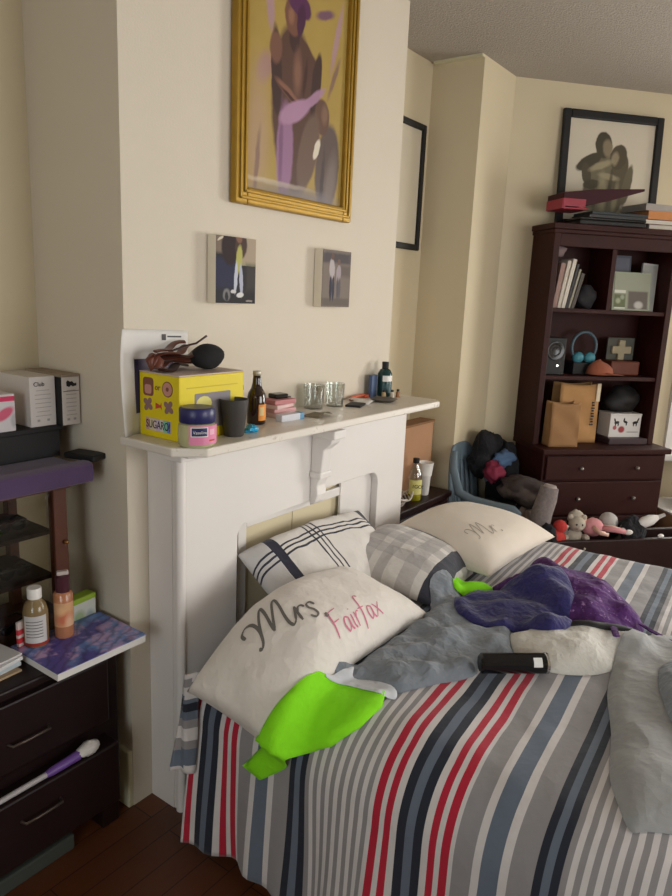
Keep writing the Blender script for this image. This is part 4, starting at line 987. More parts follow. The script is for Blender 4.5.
MB().box(-.040, .044, -.02, .02, 0, .075).build('body', shapes_mat('white_green_print', (206, 208, 200), [('e', -.02, .03, .02, .02, 0, (120, 160, 70), .4, .6), ('e', .02, .02, .015, .02, 0, (96, 140, 150), .4, .5)], .5), pk_, bev=.003)
MB().box(-.041, .045, -.021, .021, .072, .09).build('lid', M('lime_lid', (150, 180, 56), .4), pk_, bev=.004)
solo('leaflet_card', MB().box(-.034, .034, -.004, .004, 0, .10), shapes_mat('red_white_card', (206, 190, 186), [('b', .0, .02, .05, .008, 0, (196, 50, 60), .1, 1), ('b', 0, .045, .05, .008, 0, (196, 50, 60), .1, 1), ('b', 0, .07, .05, .008, 0, (196, 60, 70), .1, 1)], .5), 'red and white striped card standing behind the white capped bottle', 'card', (-.268, .108-.005, dz), .2)
random.seed(5)
zz = dz
for i, (l, hgt, cc) in enumerate((('brown envelope at the bottom of the paper pile on the dresser', .006, (176, 150, 120)), ('thick white envelope second from the bottom of the dresser pile', .010, (200, 198, 200)), ('pale blue folded paper in the middle of the dresser pile', .010, (176, 190, 198)), ('white folded letter second from the top of the dresser pile', .010, (206, 204, 204)), ('grey white leaflet on top of the dresser paper pile', .006, (190, 186, 186)))):
    solo('envelope', MB().box(-.11, .11, -.08, .08, 0, hgt), M('envelope_'+str(i), cc, .75, var=.05), l, 'envelope', (-.452+.006*math.sin(i*2), .09+.012*math.sin(i*1.7), zz), random.uniform(-.25, .25), 'papers on the dresser', bev=.001); zz += hgt+.0008

# ------------------------------------------------------------------ bookcase on the slanted wall (local x along the wall, local -y into the room)
def bloc(s, off, z): return tuple(bay(s, off, z))
MAH = M('dark_mahogany_panel', (50, 17, 13), .55, var=.3, scale=8, spec=.2)
bc = thing('bookcase', 'tall dark mahogany bookcase with open shelves over a drawer cabinet', 'bookcase', bloc(0, 0, 0), BROT)
S0, S1, OF, BT_, BB = .18, .925, .25, 2.045, .875
for a in (S0, S1-.035): MB().box(a, a+.035, -OF, -.01, BB, BT_-.03).build('side_panel', MAH, bc, bev=.003)
MB().box(S0-.012, S1+.012, -OF-.012, -.008, BT_-.03, BT_).box(S0-.006, S1+.006, -OF-.006, -.008, BT_-.05, BT_-.03).build('top', MAH, bc, bev=.004)
MB().box(S0+.03, S1-.03, -.02, -.008, BB, BT_-.03).build('back', MAH, bc)
MB().box(S0+.035, S1-.035, -OF+.002, -OF+.02, BT_-.115, BT_-.05).build('frieze', MAH, bc, bev=.003)
for z in (1.615, 1.255): MB().box(S0+.035, S1-.035, -OF+.008, -.02, z-.022, z).build('shelf', MAH, bc, bev=.002)
MB().box(.53, .555, -OF+.008, -.02, 1.615, BT_-.03).build('divider', MAH, bc)
L0, L1, LF = .20, .945, .36
MB().box(L0-.02, L1+.012, -LF-.02, -.008, BB-.03, BB).build('cabinet_top', MAH, bc, bev=.005)
MB().box(L0, L1, -LF+.015, -.008, .06, BB-.03).build('cabinet_body', MAH, bc)
MB().box(L0+.02, L1-.02, -LF+.03, -.03, 0, .06).build('plinth', MAH, bc)
for z0, z1 in ((.70, .835), (.50, .69), (.29, .49), (.08, .28)):
    d_ = MB().box(L0+.015, L1-.015, -LF-.004, -LF+.016, z0, z1).build('drawer', MAH, bc, bev=.005)
    for s in (.42, .76): MB().ell((s, -LF-.014, (z0+z1)/2), (.011, .014, .011), 12).build('knob', M('pale_drawer_knob', (150, 140, 132), .3, metal=.6), d_, smooth=180)
def onshelf(name, lab, cat, s, off, z, rz=0, group=None): return thing(name, lab, cat, bloc(s, off, z), BROT+rz, group)
# leaning books on the top left shelf
bcol = [(150, 120, 112), (196, 186, 172), (206, 198, 186), (60, 58, 62), (150, 146, 130), (84, 76, 70)]
blab = ['tan spined book at the left end of the leaning row on the top bookcase shelf', 'off white book, second from left in the leaning row on the top bookcase shelf', 'tall white book, third from left in the leaning row on the top bookcase shelf', 'thin black book, fourth from left in the leaning row on the top bookcase shelf',
        'thin olive book, fifth from left in the leaning row on the top bookcase shelf', 'dark brown book at the right end of the leaning row on the top bookcase shelf']
xs = .226
for i in range(6):
    w_ = (.026, .02, .022, .012, .012, .02)[i]; hh = (.235, .25, .26, .235, .21, .19)[i]
    t = onshelf('book', blab[i], 'book', xs+.004, .21, 1.616, 0, 'leaning books on the top shelf'); t.rotation_euler = (0, math.radians(7+i*1.2), BROT)
    MB().box(0, w_, .0, .13, 0, hh).build('cover', M('book_cover_%d' % i, bcol[i], .6), t, bev=.0015)
    MB().box(w_*.12, w_*.88, .004, .1305, .002, hh+.0006).build('pages', PAPER, t)
    xs += w_+.0035
solo('plush_animal', MB().ell((0, 0, .03), (.045, .03, .032), 16, lump=.3, freq=5).ell((-.03, -.005, .058), (.022, .02, .02), 14), M('dusty_mauve_plush', (150, 128, 128), .95, bump=.4), 'dusty mauve plush lying across the tops of the leaning books', 'plush toy', bloc(.275, .13, 1.885), BROT, smooth=180)
solo('camera_bag', MB().ell((0, 0, .06), (.06, .05, .065), 18, lump=.25, freq=4, flat=.001), M('dark_grey_nylon', (46, 44, 48), .8), 'dark grey lumpy pouch right of the leaning books', 'bag', bloc(.455, .15, 1.616), BROT, smooth=180)
# frames and cards in the top right compartment
f1 = onshelf('photo_frame', 'greenish photo montage frame at the front of the top right bookcase compartment', 'photo frame', .69, .215, 1.616, 0); f1.rotation_euler = (-.12, 0, BROT)
MB().box(-.115, .115, -.008, .008, 0, .205).build('frame', M('pale_green_frame', (150, 156, 136), .4), f1, bev=.002)
MB().box(-.105, .105, -.0105, -.008, .008, .196).build('photo', shapes_mat('photo_montage', (150, 154, 138), [('b', -.07, .045, .034, .04, 0, (104, 110, 84), .1, 1), ('b', -.07, .10, .034, .008, 0, (206, 206, 196), .1, 1), ('b', -.07, .012, .034, .004, 0, (206, 206, 196), .1, 1), ('e', -.08, .05, .014, .014, 0, (170, 176, 150), .4, .8), ('e', -.055, .07, .012, .012, 0, (160, 168, 150), .4, .8), ('b', .04, .055, .06, .048, 0, (104, 98, 94), .1, 1), ('e', .045, .03, .026, .02, 0, (190, 186, 182), .3, .9)], .25), f1)
f2 = onshelf('photo_frame', 'white backed frame leaning behind the green montage frame', 'photo frame', .83, .15, 1.616, 0); f2.rotation_euler = (-.1, .06, BROT)
MB().box(-.05, .045, -.008, .008, 0, .26).build('frame', M('pale_grey_frame', (186, 184, 178), .5), f2, bev=.002)
MB().box(-.042, .037, -.0095, -.008, .01, .25).build('photo', M('pale_photo', (164, 164, 158), .5, var=.2, scale=20), f2)
f3 = onshelf('photo_frame', 'blue grey frame standing at the back of the top right compartment', 'photo frame', .69, .09, 1.616, 0); f3.rotation_euler = (-.1, 0, BROT)
MB().box(-.075, .07, -.008, .008, 0, .30).build('frame', M('slate_frame', (92, 92, 104), .5), f3, bev=.002)
MB().box(-.062, .057, -.0095, -.008, .014, .285).build('photo', M('slate_photo', (112, 112, 124), .5, var=.2, scale=20), f3)
# second shelf
sp_ = onshelf('speaker', 'black speaker with a small white light at the left of the middle bookcase shelf', 'speaker', .285, .14, 1.256)
MB().box(-.062, .06, -.06, .06, 0, .2).build('cabinet', BLACK, sp_, bev=.004)
MB().lathe([(0, 0), (.03, -.004), (.046, .004), (.05, .003)], m=Matrix.Translation((0, -.063, .13)) @ Matrix.Rotation(PI/2, 4, 'X')).build('cone', BLACKG, sp_, smooth=60)
led = NT('indicator_light'); led.b.inputs['Emission Color'].default_value = (1, 1, .95, 1); led.b.inputs['Emission Strength'].default_value = 2.5
MB().ell((.018, -.062, .05), (.006, .004, .006), 12).build('light', led.m, sp_)
hp = onshelf('headphones', 'teal blue over-ear headphones hung upright on the middle bookcase shelf', 'headphones', .50, .17, 1.318)
TEAL = M('teal_plastic', (64, 132, 148), .4); TEALG = M('grey_teal_band', (72, 92, 104), .4)
MB().tube([(.075*math.cos(a), 0, .085+.082*math.sin(a)) for a in [math.radians(-40+i*13) for i in range(21)]], .0085, 8).build('headband', TEALG, hp, smooth=60)
for s in (-1, 1):
    MB().ell((s*.036, -.01, .025), (.034, .024, .032), 18, m=Matrix.Translation((s*.036, 0, .025)) @ Matrix.Rotation(s*.5, 4, 'Y') @ Matrix.Translation((-s*.036, 0, -.025))).build('ear_cup', TEAL, hp, smooth=180)
stnd = solo('headphone_block', MB().box(-.07, .07, -.05, .05, 0, .066), BLACK, 'low black block under the teal headphones', 'box', bloc(.50, .10, 1.2555), BROT, bev=.004)
hp.location = bloc(.50, .12, 1.3218)
cr = onshelf('cross_ornament', 'beige cross shaped ornament on a brown box, right on the middle bookcase shelf', 'ornament', .745, .10, 1.338)
b = MB(); 
pts = [(-.02, 0), (.02, 0), (.02, .035), (.06, .035), (.06, .078), (.02, .078), (.02, .112), (-.02, .112), (-.02, .078), (-.06, .078), (-.06, .035), (-.02, .035)]
b.prism(pts, -.012, .012, 'y').build('cross', M('beige_resin', (160, 148, 122), .6), cr, bev=.005)
MB().box(-.085, .085, .004, .014, 0, .125).build('back_plate', M('dim_green_plate', (66, 66, 58), .5), cr, bev=.002)
solo('brown_case', MB().box(-.09, .09, -.055, .055, 0, .08), M('russet_leather', (104, 50, 34), .5, var=.3), 'russet brown case under the beige cross', 'case', bloc(.745, .11, 1.2555), BROT, bev=.008)
cp = onshelf('baseball_cap', 'rust brown baseball cap on the front edge of the middle bookcase shelf', 'cap', .575, .185, 1.2558)
def dome(u, v):
    a = 2*PI*u; r = math.cos(v*PI/2); return (.078*r*math.cos(a), .055*r*math.sin(a), .006+.075*math.sin(v*PI/2)*(1-.1*math.cos(a)))
CAPM = M('rust_cloth', (146, 84, 62), .9, bump=.2)
MB().grid(dome, 24, 10).build('crown', CAPM, cp, smooth=180, solid=.002)
MB().grid(lambda u, v: ((.05+.075*v)*math.cos(-1.5+1.9*u)*1.05, (.03+.055*v)*math.sin(-1.5+1.9*u)-.012, .012+.006*math.cos(PI*u)-.004*v), 14, 5).build('peak', CAPM, cp, smooth=180, solid=.003)
# paper bags and the white box on the cabinet top
def bag(lab, s, off, w, d, h, mat, rz, crease, label_text=False, grp='kraft paper bags'):
    t = onshelf('paper_bag', lab, 'bag', s, off, BB+.001, rz, grp)
    b = MB()
    def f(u, v):
        p = [(-w/2, -d/2), (w/2, -d/2), (w/2, d/2), (-w/2, d/2)]; q = (u*4) % 4; i = int(q) % 4; k = q-int(q)
        a, c = Vector(p[i]), Vector(p[(i+1) % 4]); P = a+(c-a)*k
        z = h*v; cr_ = crease*math.sin(v*9+i*2+k*5)*v*(1-v)*4
        if i in (1, 3): P.x -= math.copysign(.25*d*v*math.sin(PI*k), P.x)
        return (P.x+cr_*.5, P.y*(1-.25*v)+cr_, z-.012*v*v*math.sin(k*PI))
    b.grid(f, 40, 14); b.box(-w/2+.002, w/2-.002, -d/2+.002, d/2-.002, 0, .003)
    b.build('paper', mat, t, smooth=40, solid=.001)
    return t
bg2 = bag('taller kraft paper bag with black lettering down its side, behind the shorter one', .465, .15, .24, .11, .335, KRAFT, 0, .006)
b = MB()
for i in range(9): b.box(.076+.003*(i % 2), .094-.002*(i % 3), -.0565, -.052, .10+.0155*i, .108+.0155*i+.002*(i % 2))
b.build('dark_print', INKDK, bg2)
MB().box(.096, .119, -.0555, -.052, .235, .335).build('pale_edge', M('pale_kraft', (206, 190, 164), .8), bg2)
bag('shorter kraft paper bag, left of the two on the bookcase cabinet', .325, .275, .165, .09, .245, KRAFTDK, -.03, .004)
wb = onshelf('gift_box', 'white box with black deer and red flowers inside the lowest bookcase bay', 'box', .755, .16, BB+.035)
DEER = shapes_mat('deer_flower_print', (206, 202, 200), [
    ('e', -.055, .085, .016, .008, 10, (36, 32, 36), .15, 1), ('e', -.068, .098, .005, .012, 20, (36, 32, 36), .15, 1), ('e', -.045, .075, .004, .012, 0, (36, 32, 36), .2, 1), ('e', -.062, .075, .004, .012, 0, (36, 32, 36), .2, 1),
    ('e', .0, .088, .014, .007, -20, (36, 32, 36), .15, 1), ('e', -.01, .10, .005, .012, -10, (36, 32, 36), .15, 1), ('e', .006, .077, .004, .010, 0, (36, 32, 36), .2, 1),
    ('e', .062, .085, .018, .008, 6, (36, 32, 36), .15, 1), ('e', .078, .1, .005, .013, -24, (36, 32, 36), .15, 1), ('e', .052, .075, .004, .012, 0, (36, 32, 36), .2, 1), ('e', .07, .075, .004, .012, 0, (36, 32, 36), .2, 1),
    ('e', -.022, .045, .02, .019, 0, (150, 60, 66), .2, 1), ('e', -.065, .055, .012, .012, 0, (160, 84, 88), .2, 1), ('b', .05, .03, .035, .004, 0, (150, 146, 146), .2, .8)], .5)
MB().box(-.098, .098, -.06, .06, 0, .130).build('body', DEER, wb, bev=.002)
MB().box(-.1, .1, -.062, .062, .126, .136).build('lid', M('white_lid', (196, 192, 190), .5), wb, bev=.002)
solo('flat_case', MB().box(-.12, .12, -.09, .09, 0, .034), M('plum_case', (62, 44, 50), .45), 'flat plum coloured case under the white deer box', 'case', bloc(.76, .17, BB+.0005), BROT, bev=.004)
solo('helmet_bag', MB().ell((0, 0, .06), (.11, .07, .085), 18, lump=.25, freq=4, flat=.001), BLACK, 'black cloth bundle on top of the white deer box', 'cloth', bloc(.77, .13, BB+.172), BROT, smooth=180)
# on top of the bookcase
zt2 = BT_+.001
lp = thing('laptop', 'closed black laptop lying on the bookcase under the red folder', 'laptop', bloc(.50, .16, zt2), BROT-.03)
MB().box(-.19, .185, -.11, .07, 0, .02).build('base', BLACK, lp, bev=.004); MB().box(-.19, .185, -.11, .07, .021, .034).build('lid', BLACKG, lp, bev=.004)
for i, (l, c, h_) in enumerate((('lower dark grey folder on the black laptop', (44, 44, 48), .016), ('upper teal black folder on the black laptop', (36, 44, 48), .014))):
    solo('folder', MB().box(-.16, .17, -.1, .08, 0, h_), M('folder_%d' % i, c, .45), l, 'folder', bloc(.515+.01*i, .165, zt2+.035+.0165*i), BROT+.02*i, 'folders on the laptop', bev=.002)
rf = thing('ring_binder', 'open red binder propped tilted on the dark folders on the bookcase', 'binder', bloc(.285, .16, zt2+.068), BROT)
RED = M('red_binder', (150, 44, 62), .5); REDD = M('dark_red_binder', (58, 20, 28), .6, spec=.2)
MB().box(-.085, .06, -.105, .065, 0, .008).build('bottom_cover', RED, rf, bev=.002)
MB().box(-.09, -.07, -.105, .065, 0, .05).build('spine', RED, rf, bev=.003)
MB().prism([(-.085, .03), (.05, .022), (.16, .048), (.37, .112), (.37, .124), (.1, .104), (-.085, .078)], -.105, .065, 'y').build('top_cover', REDD, rf, bev=.002)
MB().box(-.085, .04, -.1075, -.105, .012, .05).build('front_flap', RED, rf)
zq = zt2
for i, (l, c, h_, dx, w2) in enumerate((('white book at the bottom of the pile on the right end of the bookcase', (190, 182, 172), .024, .02, .10), ('dark red book second from the bottom of the right hand pile on the bookcase', (92, 36, 36), .026, -.03, .12), ('thick orange tan book in the right hand pile on the bookcase', (190, 128, 78), .042, .0, .11), ('pale grey book on top of the right hand pile on the bookcase', (156, 148, 142), .034, -.01, .13))):
    t = thing('book', l, 'book', bloc(.82+dx, .13, zq), BROT+.05*i-.05, 'book pile on the bookcase')
    MB().box(-w2, w2, -.10, .09, 0, .003).box(-w2, w2, -.10, .09, h_-.003, h_).box(-w2, -w2+.003, -.1, .09, .003, h_-.003).build('cover', M('pile_cover_%d' % i, c, .6), t)
    MB().box(-w2+.003, w2-.004, -.097, .087, .003, h_-.003).build('pages', M('pile_pages_%d' % i, (c if i in (2, 3) else (206, 198, 186)), .8), t); zq += h_+.0005
# ------------------------------------------------------------------ nightstand in the recess
ns = thing('nightstand', 'dark wood nightstand in the recess beside the mantel', 'nightstand', (1.74, .11, 0))
NX0, NX1, NY0, NY1, NZ = 1.46, 2.03, -.055, .255, .65
wpart('top', MB().box(NX0, NX1, NY0, NY1, NZ-.03, NZ), WOODDK, ns, bev=.005)
wpart('body', MB().box(NX0+.015, NX1-.015, NY0+.02, NY1-.005, .08, NZ-.03), WOODDK, ns)
wpart('drawer', MB().box(NX0+.03, NX1-.03, NY0+.005, NY0+.022, .42, NZ-.045), WOODDK, ns, bev=.004)
wpart('door', MB().box(NX0+.03, NX1-.03, NY0+.005, NY0+.022, .1, .405), WOODDK, ns, bev=.004)
for x in (NX0+.015, NX1-.055):
    for y in (NY0+.02, NY1-.05): wpart('leg', MB().box(x, x+.04, y, y+.04, 0, .08), WOODDK, ns)
ct_ = thing('cardboard_box', 'tall brown cardboard box against the recess wall behind the soda bottle', 'box', (1.875, .12, NZ), 0)
MB().box(-.15, .145, -.04, .04, .0, .352).build('body', CARTON, ct_, bev=.002)
MB().box(-.155, .15, -.046, .045, .352, .364).build('lid', M('brown_carton_lid', (128, 92, 62), .85), ct_, bev=.002)
sd = thing('soda_bottle', 'clear bottle with yellow green label and drink, black cap, on the nightstand', 'bottle', (1.735, .01, NZ), -.6)
MB().lathe([(0, 0), (.03, 0), (.034, .006), (.034, .03), (.033, .035)], seg=24).build('drink', M('yellow_green_drink', (168, 160, 40), .2, trans=.3), sd, smooth=40)
MB().lathe([(.033, .035), (.034, .10), (.034, .12), (.026, .15), (.014, .175), (.013, .19), (0, .19)], seg=24).build('body', CLEAR, sd, smooth=40)
curved_label(.0348, -170, -10, .034, .108, 1).build('label', M('pale_yellow_label', (214, 206, 130), .5), sd, smooth=180)
ang = math.radians(-92)
text('lettering', '1GO!', .026, INKDK, sd, frame_m((.036*math.cos(ang), .036*math.sin(ang), .075), (-math.sin(ang), math.cos(ang), 0), (.15, 0, 1)))
MB().lathe([(0, .19), (.016, .19), (.016, .212), (0, .213)], seg=18).build('cap', BLACK, sd, smooth=40)
cu = thing('cup_stack', 'stack of white paper cups right of the soda bottle on the nightstand', 'cups', (1.855, .02, NZ))
MB().lathe([(0, 0), (.022, 0), (.024, .003), (.030, .10), (.034, .105), (.034, .112), (.036, .125), (.037, .135), (.040, .165), (.042, .168), (.040, .17), (.03, .14), (0, .14)], seg=28).build('cup', WHITE, cu, smooth=35)
cb = MB()
random.seed(9)
for i in range(5):
    r = .055+.010*i; cb.tube([(r*1.3*math.cos(2*PI*j/26), r*.62*math.sin(2*PI*j/26), .006+.018*i*.5+.012*math.sin(j*.7+i)) for j in range(26)], .0036, 6, closed=True)
solo('cable_coil', cb, M('white_cable', (206, 200, 194), .5), 'coil of white cable at the front of the nightstand', 'cable', (1.62, .03, NZ), .2, smooth=60)
# ------------------------------------------------------------------ plastic armchair with clothes
BLU = M('blue_grey_plastic', (106, 122, 134), .5, var=.06)
ch = thing('plastic_chair', 'blue grey plastic armchair loaded with clothes beside the bookcase', 'chair', (2.19, -.245, 0), .0)
sh, ah = .40, .62
MB().box(-.19, .19, -.20, .17, sh-.02, sh).build('seat', BLU, ch, bev=.01)
bkp = []
def backp(u, v):
    x = (-.175+.35*u); w_ = 1-.22*max(0, v-.45)**2*3
    return (x*w_, .165+.06*v+.025*(1-(2*u-1)**2), sh-.02+.50*v-.08*(2*u-1)**4*v)
slots = MB()
nu_, nv_ = 21, 16
gv = [[slots.b.verts.new(backp(i/nu_, j/nv_)) for j in range(nv_+1)] for i in range(nu_+1)]
for i in range(nu_):
    for j in range(nv_):
        if 3 <= j <= 12 and i % 3 == 1 and 3 <= i <= 18: continue
        slots.b.faces.new((gv[i][j], gv[i+1][j], gv[i+1][j+1], gv[i][j+1]))
slots.build('backrest', BLU, ch, smooth=60, solid=.012)
for s in (-1, 1):
    x = s*.185
    MB().tube([(s*.15, .20, .86), (s*.178, .185, .77), (x, .14, .655), (x, .06, ah+.005), (x, -.06, ah), (x, -.16, ah), (x, -.195, ah-.02)], [.016, .022, .026, .028, .028, .028, .022], 10, flat=.5).build('arm', BLU, ch, smooth=60)
    MB().prism([(-.205, ah-.015), (-.12, ah-.012), (-.135, .5), (-.14, .40), (-.165, 0), (-.215, 0), (-.212, .4)], x-.014, x+.014, 'x').build('leg', BLU, ch, bev=.006)
    MB().prism([(.10, sh), (.19, sh+.03), (.215, 0), (.17, 0)], x-.016, x+.016, 'x').build('leg', BLU, ch, bev=.006)
def heap(name, lab, cat, c, r, mat, seed, lump=.4, freq=5, rz=0, seg=26, flat=None, group=None):
    return solo(name, MB().ell((0, 0, 0), r, seg, lump=lump, freq=freq, seed=seed, flat=flat), mat, lab, cat, c, rz, group, smooth=180)
BLKC = M('black_cloth_soft', (24, 23, 28), .95, var=.3, bump=.3, bscale=60, wrinkle=.5, wscale=12)
heap('jacket', 'black jacket thrown over the back of the plastic chair', 'jacket', (2.35, -.09, .80), (.17, .075, .13), BLKC, 3, .35, 4)
heap('coat', 'black coat hanging over the far arm of the plastic chair by the bookcase', 'coat', (2.43, -.17, .64), (.085, .10, .20), BLKC, 41, .3, 4)
heap('trousers', 'black trousers heaped on the seat of the plastic chair', 'trousers', (2.20, -.26, .50), (.145, .15, .10), BLKC, 5, .3, 4)
heap('shirt', 'steel blue shirt crumpled on the dark clothes over the chair', 'shirt', (2.36, -.19, .79), (.10, .05, .045), M('steel_blue_cloth', (78, 102, 136), .9, bump=.2), 8, .35, 6)
heap('shirt', 'maroon red shirt crumpled under the steel blue one on the chair', 'shirt', (2.27, -.18, .735), (.075, .05, .06), M('maroon_cloth', (122, 36, 60), .9, bump=.2), 12, .35, 6)
def camo():
    return shapes_mat('brown_grey_patterned_cloth', (84, 76, 74), [('e', -.08, 0, .03, .03, 20, (120, 108, 104), .4, .8), ('e', .05, .02, .03, .02, 40, (52, 44, 44), .4, .8), ('e', .0, -.02, .02, .03, 0, (128, 118, 112), .4, .7)], .9, distort=.08, dscale=20, base2=(58, 50, 50), gscale=40)
heap('jumper', 'brown grey patterned jumper draped over the arm of the plastic chair', 'jumper', (2.27, -.36, .66), (.11, .15, .075), camo(), 15, .35, 5, -.3)
heap('jumper', 'pale grey jumper hanging below the near chair arm', 'jumper', (2.16, -.42, .50), (.08, .07, .10), M('warm_grey_cloth', (124, 112, 106), .95, bump=.3), 19, .35, 5)
bp = thing('rolled_blanket', 'grey speckled rolled blanket standing at the front of the plastic chair', 'blanket', (2.10, -.515, .54))
SPK = M('grey_speckled_cloth', (126, 116, 114), .95, var=.5, scale=70, bump=.3)
MB().tube([(0, 0, 0), (.01, 0, .07), (.035, -.01, .14), (.045, -.015, .20)], [.05, .052, .05, .044], 18).build('roll', SPK, bp, smooth=60)
MB().tube([(.046, -.016, .198), (.048, -.017, .212)], [.036, .028], 16).build('rolled_end', M('pale_roll_end', (160, 146, 142), .95), bp, smooth=60)
# ------------------------------------------------------------------ toy chest and toys
tc = thing('toy_chest', 'low dark wood toy chest between the bed and the bookcase', 'chest', bloc(.5, .68, 0), BROT)
TS0, TS1, TD0, TD1, TZ = -.44, .52, -.085, .085, .50
MB().box(TS0, TS1, TD0, TD0+.025, .03, TZ).build('front_panel', WOODDK, tc, bev=.004)
MB().box(TS0, TS1, TD1-.025, TD1, .03, TZ).build('back_panel', WOODDK, tc, bev=.004)
for x in (TS0, TS1-.025): MB().box(x, x+.025, TD0+.025, TD1-.025, .03, TZ).build('side_panel', WOODDK, tc, bev=.004)
MB().box(TS0+.025, TS1-.025, TD0+.025, TD1-.025, .36, .385).build('inner_floor', WOODDK, tc)
for x in (TS0+.01, TS1-.05):
    for y in (TD0+.01, TD1-.05): MB().box(x, x+.04, y, y+.04, 0, .03).build('foot', WOODDK, tc)
def toy(name, lab, x, y, z, rz=0, cat='plush toy'):
    p = Matrix.Translation(tc.location) @ Matrix.Rotation(BROT, 4, 'Z') @ Vector((x, y, z)); return thing(name, lab, cat, tuple(p), BROT+rz)
FUZ = dict(bump=.4, bscale=120, rough=.95)
def plush(lab, x, y, z, body, head, s=1, rz=0, tip=0):
    t = toy('plush_toy', lab, x, y, z, rz); t.scale = (s, s, s)
    MB().ell((0, 0, .045), (.05, .04, .045), 16, lump=.08).build('body', body, t, smooth=180)
    MB().ell((.01, -.01, .115), (.04, .038, .036), 16).build('head', head, t, smooth=180)
    for a in (-1, 1):
        MB().ell((.01+a*.032, -.005, .148), (.014, .009, .014), 10).build('ear', body, t, smooth=180)
        MB().ell((a*.05, -.03, .055), (.018, .03, .016), 10).build('arm', body, t, smooth=180)
        MB().ell((a*.03, -.055, .018), (.018, .035, .017), 10).build('leg', body, t, smooth=180)
        MB().ell((.01+a*.014, -.045, .122), (.004, .003, .005), 8).build('eye', BLACKG, t, smooth=180)
    MB().ell((.01, -.046, .106), (.014, .010, .010), 10).build('muzzle', head, t, smooth=180)
    return t
P1 = M('pale_plush', (176, 166, 152), **FUZ); P2 = M('grey_plush', (130, 124, 118), **FUZ); P3 = M('red_plush', (176, 52, 48), **FUZ); P4 = M('olive_plush', (100, 98, 84), **FUZ); P5 = M('white_plush', (206, 202, 198), **FUZ); PKP = M('pink_doll_cloth', (200, 136, 140), .9, bump=.2); SKIN = M('doll_skin', (206, 168, 150), .5)
plush('pale cream plush bear sitting tallest at the left of the toy chest', -.27, .01, .44, P1, P1, 1.05, -.2)
plush('grey plush toy at the far left corner of the toy chest', -.34, .03, .42, P2, P2, .9, .4)
plush('olive plush toy right of the pink doll in the toy chest', .0, .0, .41, P4, P4, .9, .5)
heap('ball', 'grey and white round plush ball behind the pink doll in the toy chest', 'plush toy', tuple(Matrix.Translation(tc.location) @ Matrix.Rotation(BROT, 4, 'Z') @ Vector((-.06, .04, .555))), (.048, .048, .048), shapes_mat('ball_cloth', (176, 172, 168), [('e', 0, 0, .02, .02, 0, (90, 88, 90), .3, .9)], .9), 2, .05)
rd = toy('plush_toy', 'red and black plush parrot at the near left end of the toy chest', -.395, -.02, .43, .3)
rd.scale = (1.25, 1.1, 1.15)
MB().ell((0, 0, .05), (.06, .045, .055), 18, lump=.15).build('body', P3, rd, smooth=180); MB().ell((.02, -.01, .11), (.03, .03, .03), 14).build('head', P3, rd, smooth=180)
MB().ell((-.035, .0, .065), (.035, .05, .06), 14, lump=.2).build('wing', BLKC, rd, smooth=180); MB().ell((.045, -.022, .11), (.016, .008, .008), 10).build('beak', P1, rd, smooth=180)
dol = toy('doll', 'pink dressed doll lying with legs over the front edge of the toy chest', -.17, -.025, .485, .1, 'doll'); dol.scale = (1.15, 1.15, 1.15)
MB().ell((0, .02, .05), (.05, .04, .04), 16, lump=.1).build('dress', PKP, dol, smooth=180); MB().ell((-.055, .045, .075), (.034, .03, .034), 16).build('head', SKIN, dol, smooth=180)
MB().ell((-.065, .055, .085), (.037, .033, .034), 14, lump=.2).build('hair', P1, dol, smooth=180)
for a in (0, 1):
    MB().tube([(.03, -.005+a*.02, .05), (.07, -.035+a*.02, .052), (.12, -.05+a*.03, .042)], [.014, .013, .010], 10).build('leg', PKP if a == 0 else SKIN, dol, smooth=180)
    MB().ell((.132, -.052+a*.03, .042), (.022, .012, .012), 12).build('shoe', P5, dol, smooth=180)
    MB().tube([(-.02, -.01+a*.05, .06), (-.01, -.05+a*.02, .045), (.02, -.06+a*.02, .04)], [.010, .009, .008], 8).build('arm', SKIN, dol, smooth=180)
heap('bag', 'black cloth bag filling the right part of the toy chest', 'bag', tuple(Matrix.Translation(tc.location) @ Matrix.Rotation(BROT, 4, 'Z') @ Vector((.06, .01, .50))), (.09, .06, .085), BLKC, 21, .3, 4)
lb = toy('lotion_tube', 'white bottle lying tilted on the black bag in the toy chest', .13, -.02, .575, -.2, 'bottle')
lm = Matrix.Rotation(1.15, 4, 'Y')
MB().lathe([(0, -.05), (.018, -.05), (.028, -.03), (.028, .01), (.016, .04), (.012, .05), (0, .05)], seg=20, m=lm).build('body', WHITE, lb, smooth=40)
MB().lathe([(0, .05), (.011, .05), (.009, .085), (0, .087)], seg=16, m=lm).build('cap', M('pale_grey_cap', (186, 182, 180), .4), lb, smooth=40)
solo('game_piece', MB().ell((0, 0, 0), (.018, .009, .011), 12), WHITE, 'tiny white plastic piece on the chest edge below the white bottle', 'toy', tuple(Matrix.Translation(tc.location) @ Matrix.Rotation(BROT, 4, 'Z') @ Vector((.17, -.075, .511))), BROT, smooth=180)
# things right of the bookcase
cbx = thing('carton_box', 'brown cardboard box with white top on the floor right of the bookcase', 'box', bloc(1.2, .26, 0), BROT)
MB().box(-.2, .25, -.17, .17, 0, .50).build('body', CARTON, cbx, bev=.003); MB().box(-.2, .25, -.17, .17, .50, .508).build('paper_top', PAPER, cbx)
heap('backpack', 'black backpack on the cardboard box right of the bookcase', 'bag', bloc(1.26, .27, .64), (.16, .12, .13), BLKC, 31, .25, 4, BROT)

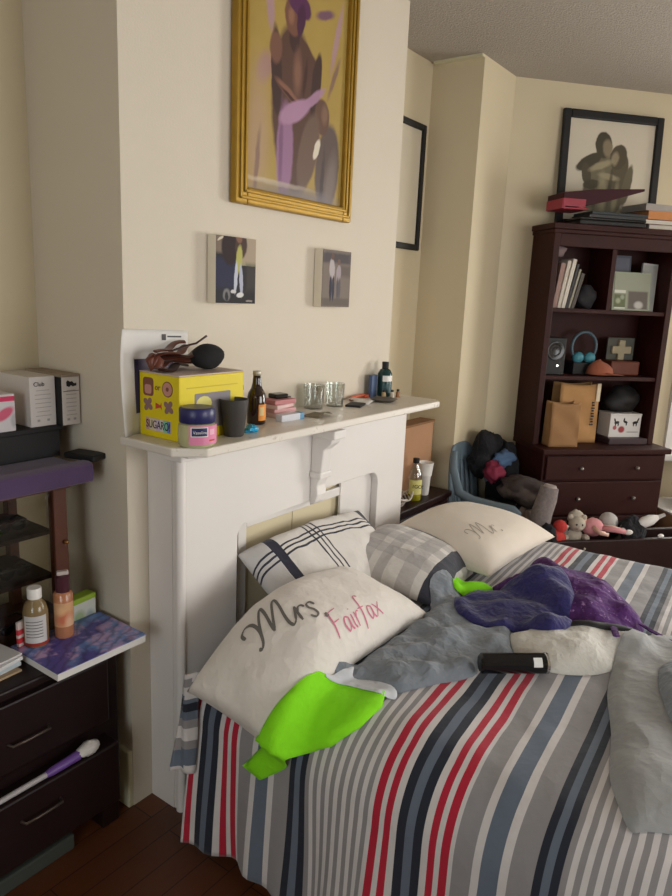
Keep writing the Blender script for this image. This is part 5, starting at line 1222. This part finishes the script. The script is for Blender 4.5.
# ------------------------------------------------------------------ camera
def camera():
    px, py, pz, yaw, pitch, roll, f = -1.2433, -1.6238, 1.6404, .6196, -.2172, .0446, 701.42
    cd = bpy.data.cameras.new('camera'); o = bpy.data.objects.new('camera', cd); C.objects.link(o)
    cd.sensor_fit = 'VERTICAL'; cd.sensor_height = 36; cd.sensor_width = 27; cd.lens = f/896*36; cd.clip_start = .02
    fw = Vector((math.cos(pitch)*math.cos(yaw), math.cos(pitch)*math.sin(yaw), math.sin(pitch)))
    r = fw.cross(Vector((0, 0, 1))).normalized(); u = r.cross(fw)
    r2 = r*math.cos(roll)+u*math.sin(roll); u2 = -r*math.sin(roll)+u*math.cos(roll)
    m = Matrix((r2, u2, -fw)).transposed().to_4x4(); m.translation = (px, py, pz); o.matrix_world = m
    bpy.context.scene.camera = o
camera()
# ------------------------------------------------------------------ light
def area(name, m, s0, s1, z0, z1, power, col):
    l = bpy.data.lights.new(name, 'AREA'); l.shape = 'RECTANGLE'; l.size = s1-s0; l.size_y = z1-z0; l.energy = power; l.color = col
    o = bpy.data.objects.new(name, l); C.objects.link(o)
    o.matrix_world = m @ Matrix.Translation(((s0+s1)/2, T+.05, (z0+z1)/2)) @ Matrix.Rotation(-PI/2, 4, 'X')
    return o
area('daylight_bay', MBAY, 1.27, 1.9, .78, 2.25, 30, (1, .95, .86))
area('daylight_right', MRIGHT, .5, 2.2, .8, 2.25, 125, (1, .955, .90))
area('daylight_rear', MREAR, 2.2, 4.2, .85, 2.3, 62, (1, .96, .94))
area('added_fill_left', MLEFT, 1.6, 3.0, .85, 2.3, 34, (.94, .98, 1))  # added weak fill for the left side, behind the added window
w = bpy.data.worlds.new('world'); bpy.context.scene.world = w; w.use_nodes = True
bg = w.node_tree.nodes['Background']; bg.inputs[0].default_value = (.82, .9, 1, 1); bg.inputs[1].default_value = 1.0
sc = bpy.context.scene
vs = sc.view_settings; sc.display_settings.display_device = 'sRGB'
vs.view_transform = 'Standard'; vs.look = 'None'; vs.exposure = .24; vs.gamma = 1; vs.use_curve_mapping = False
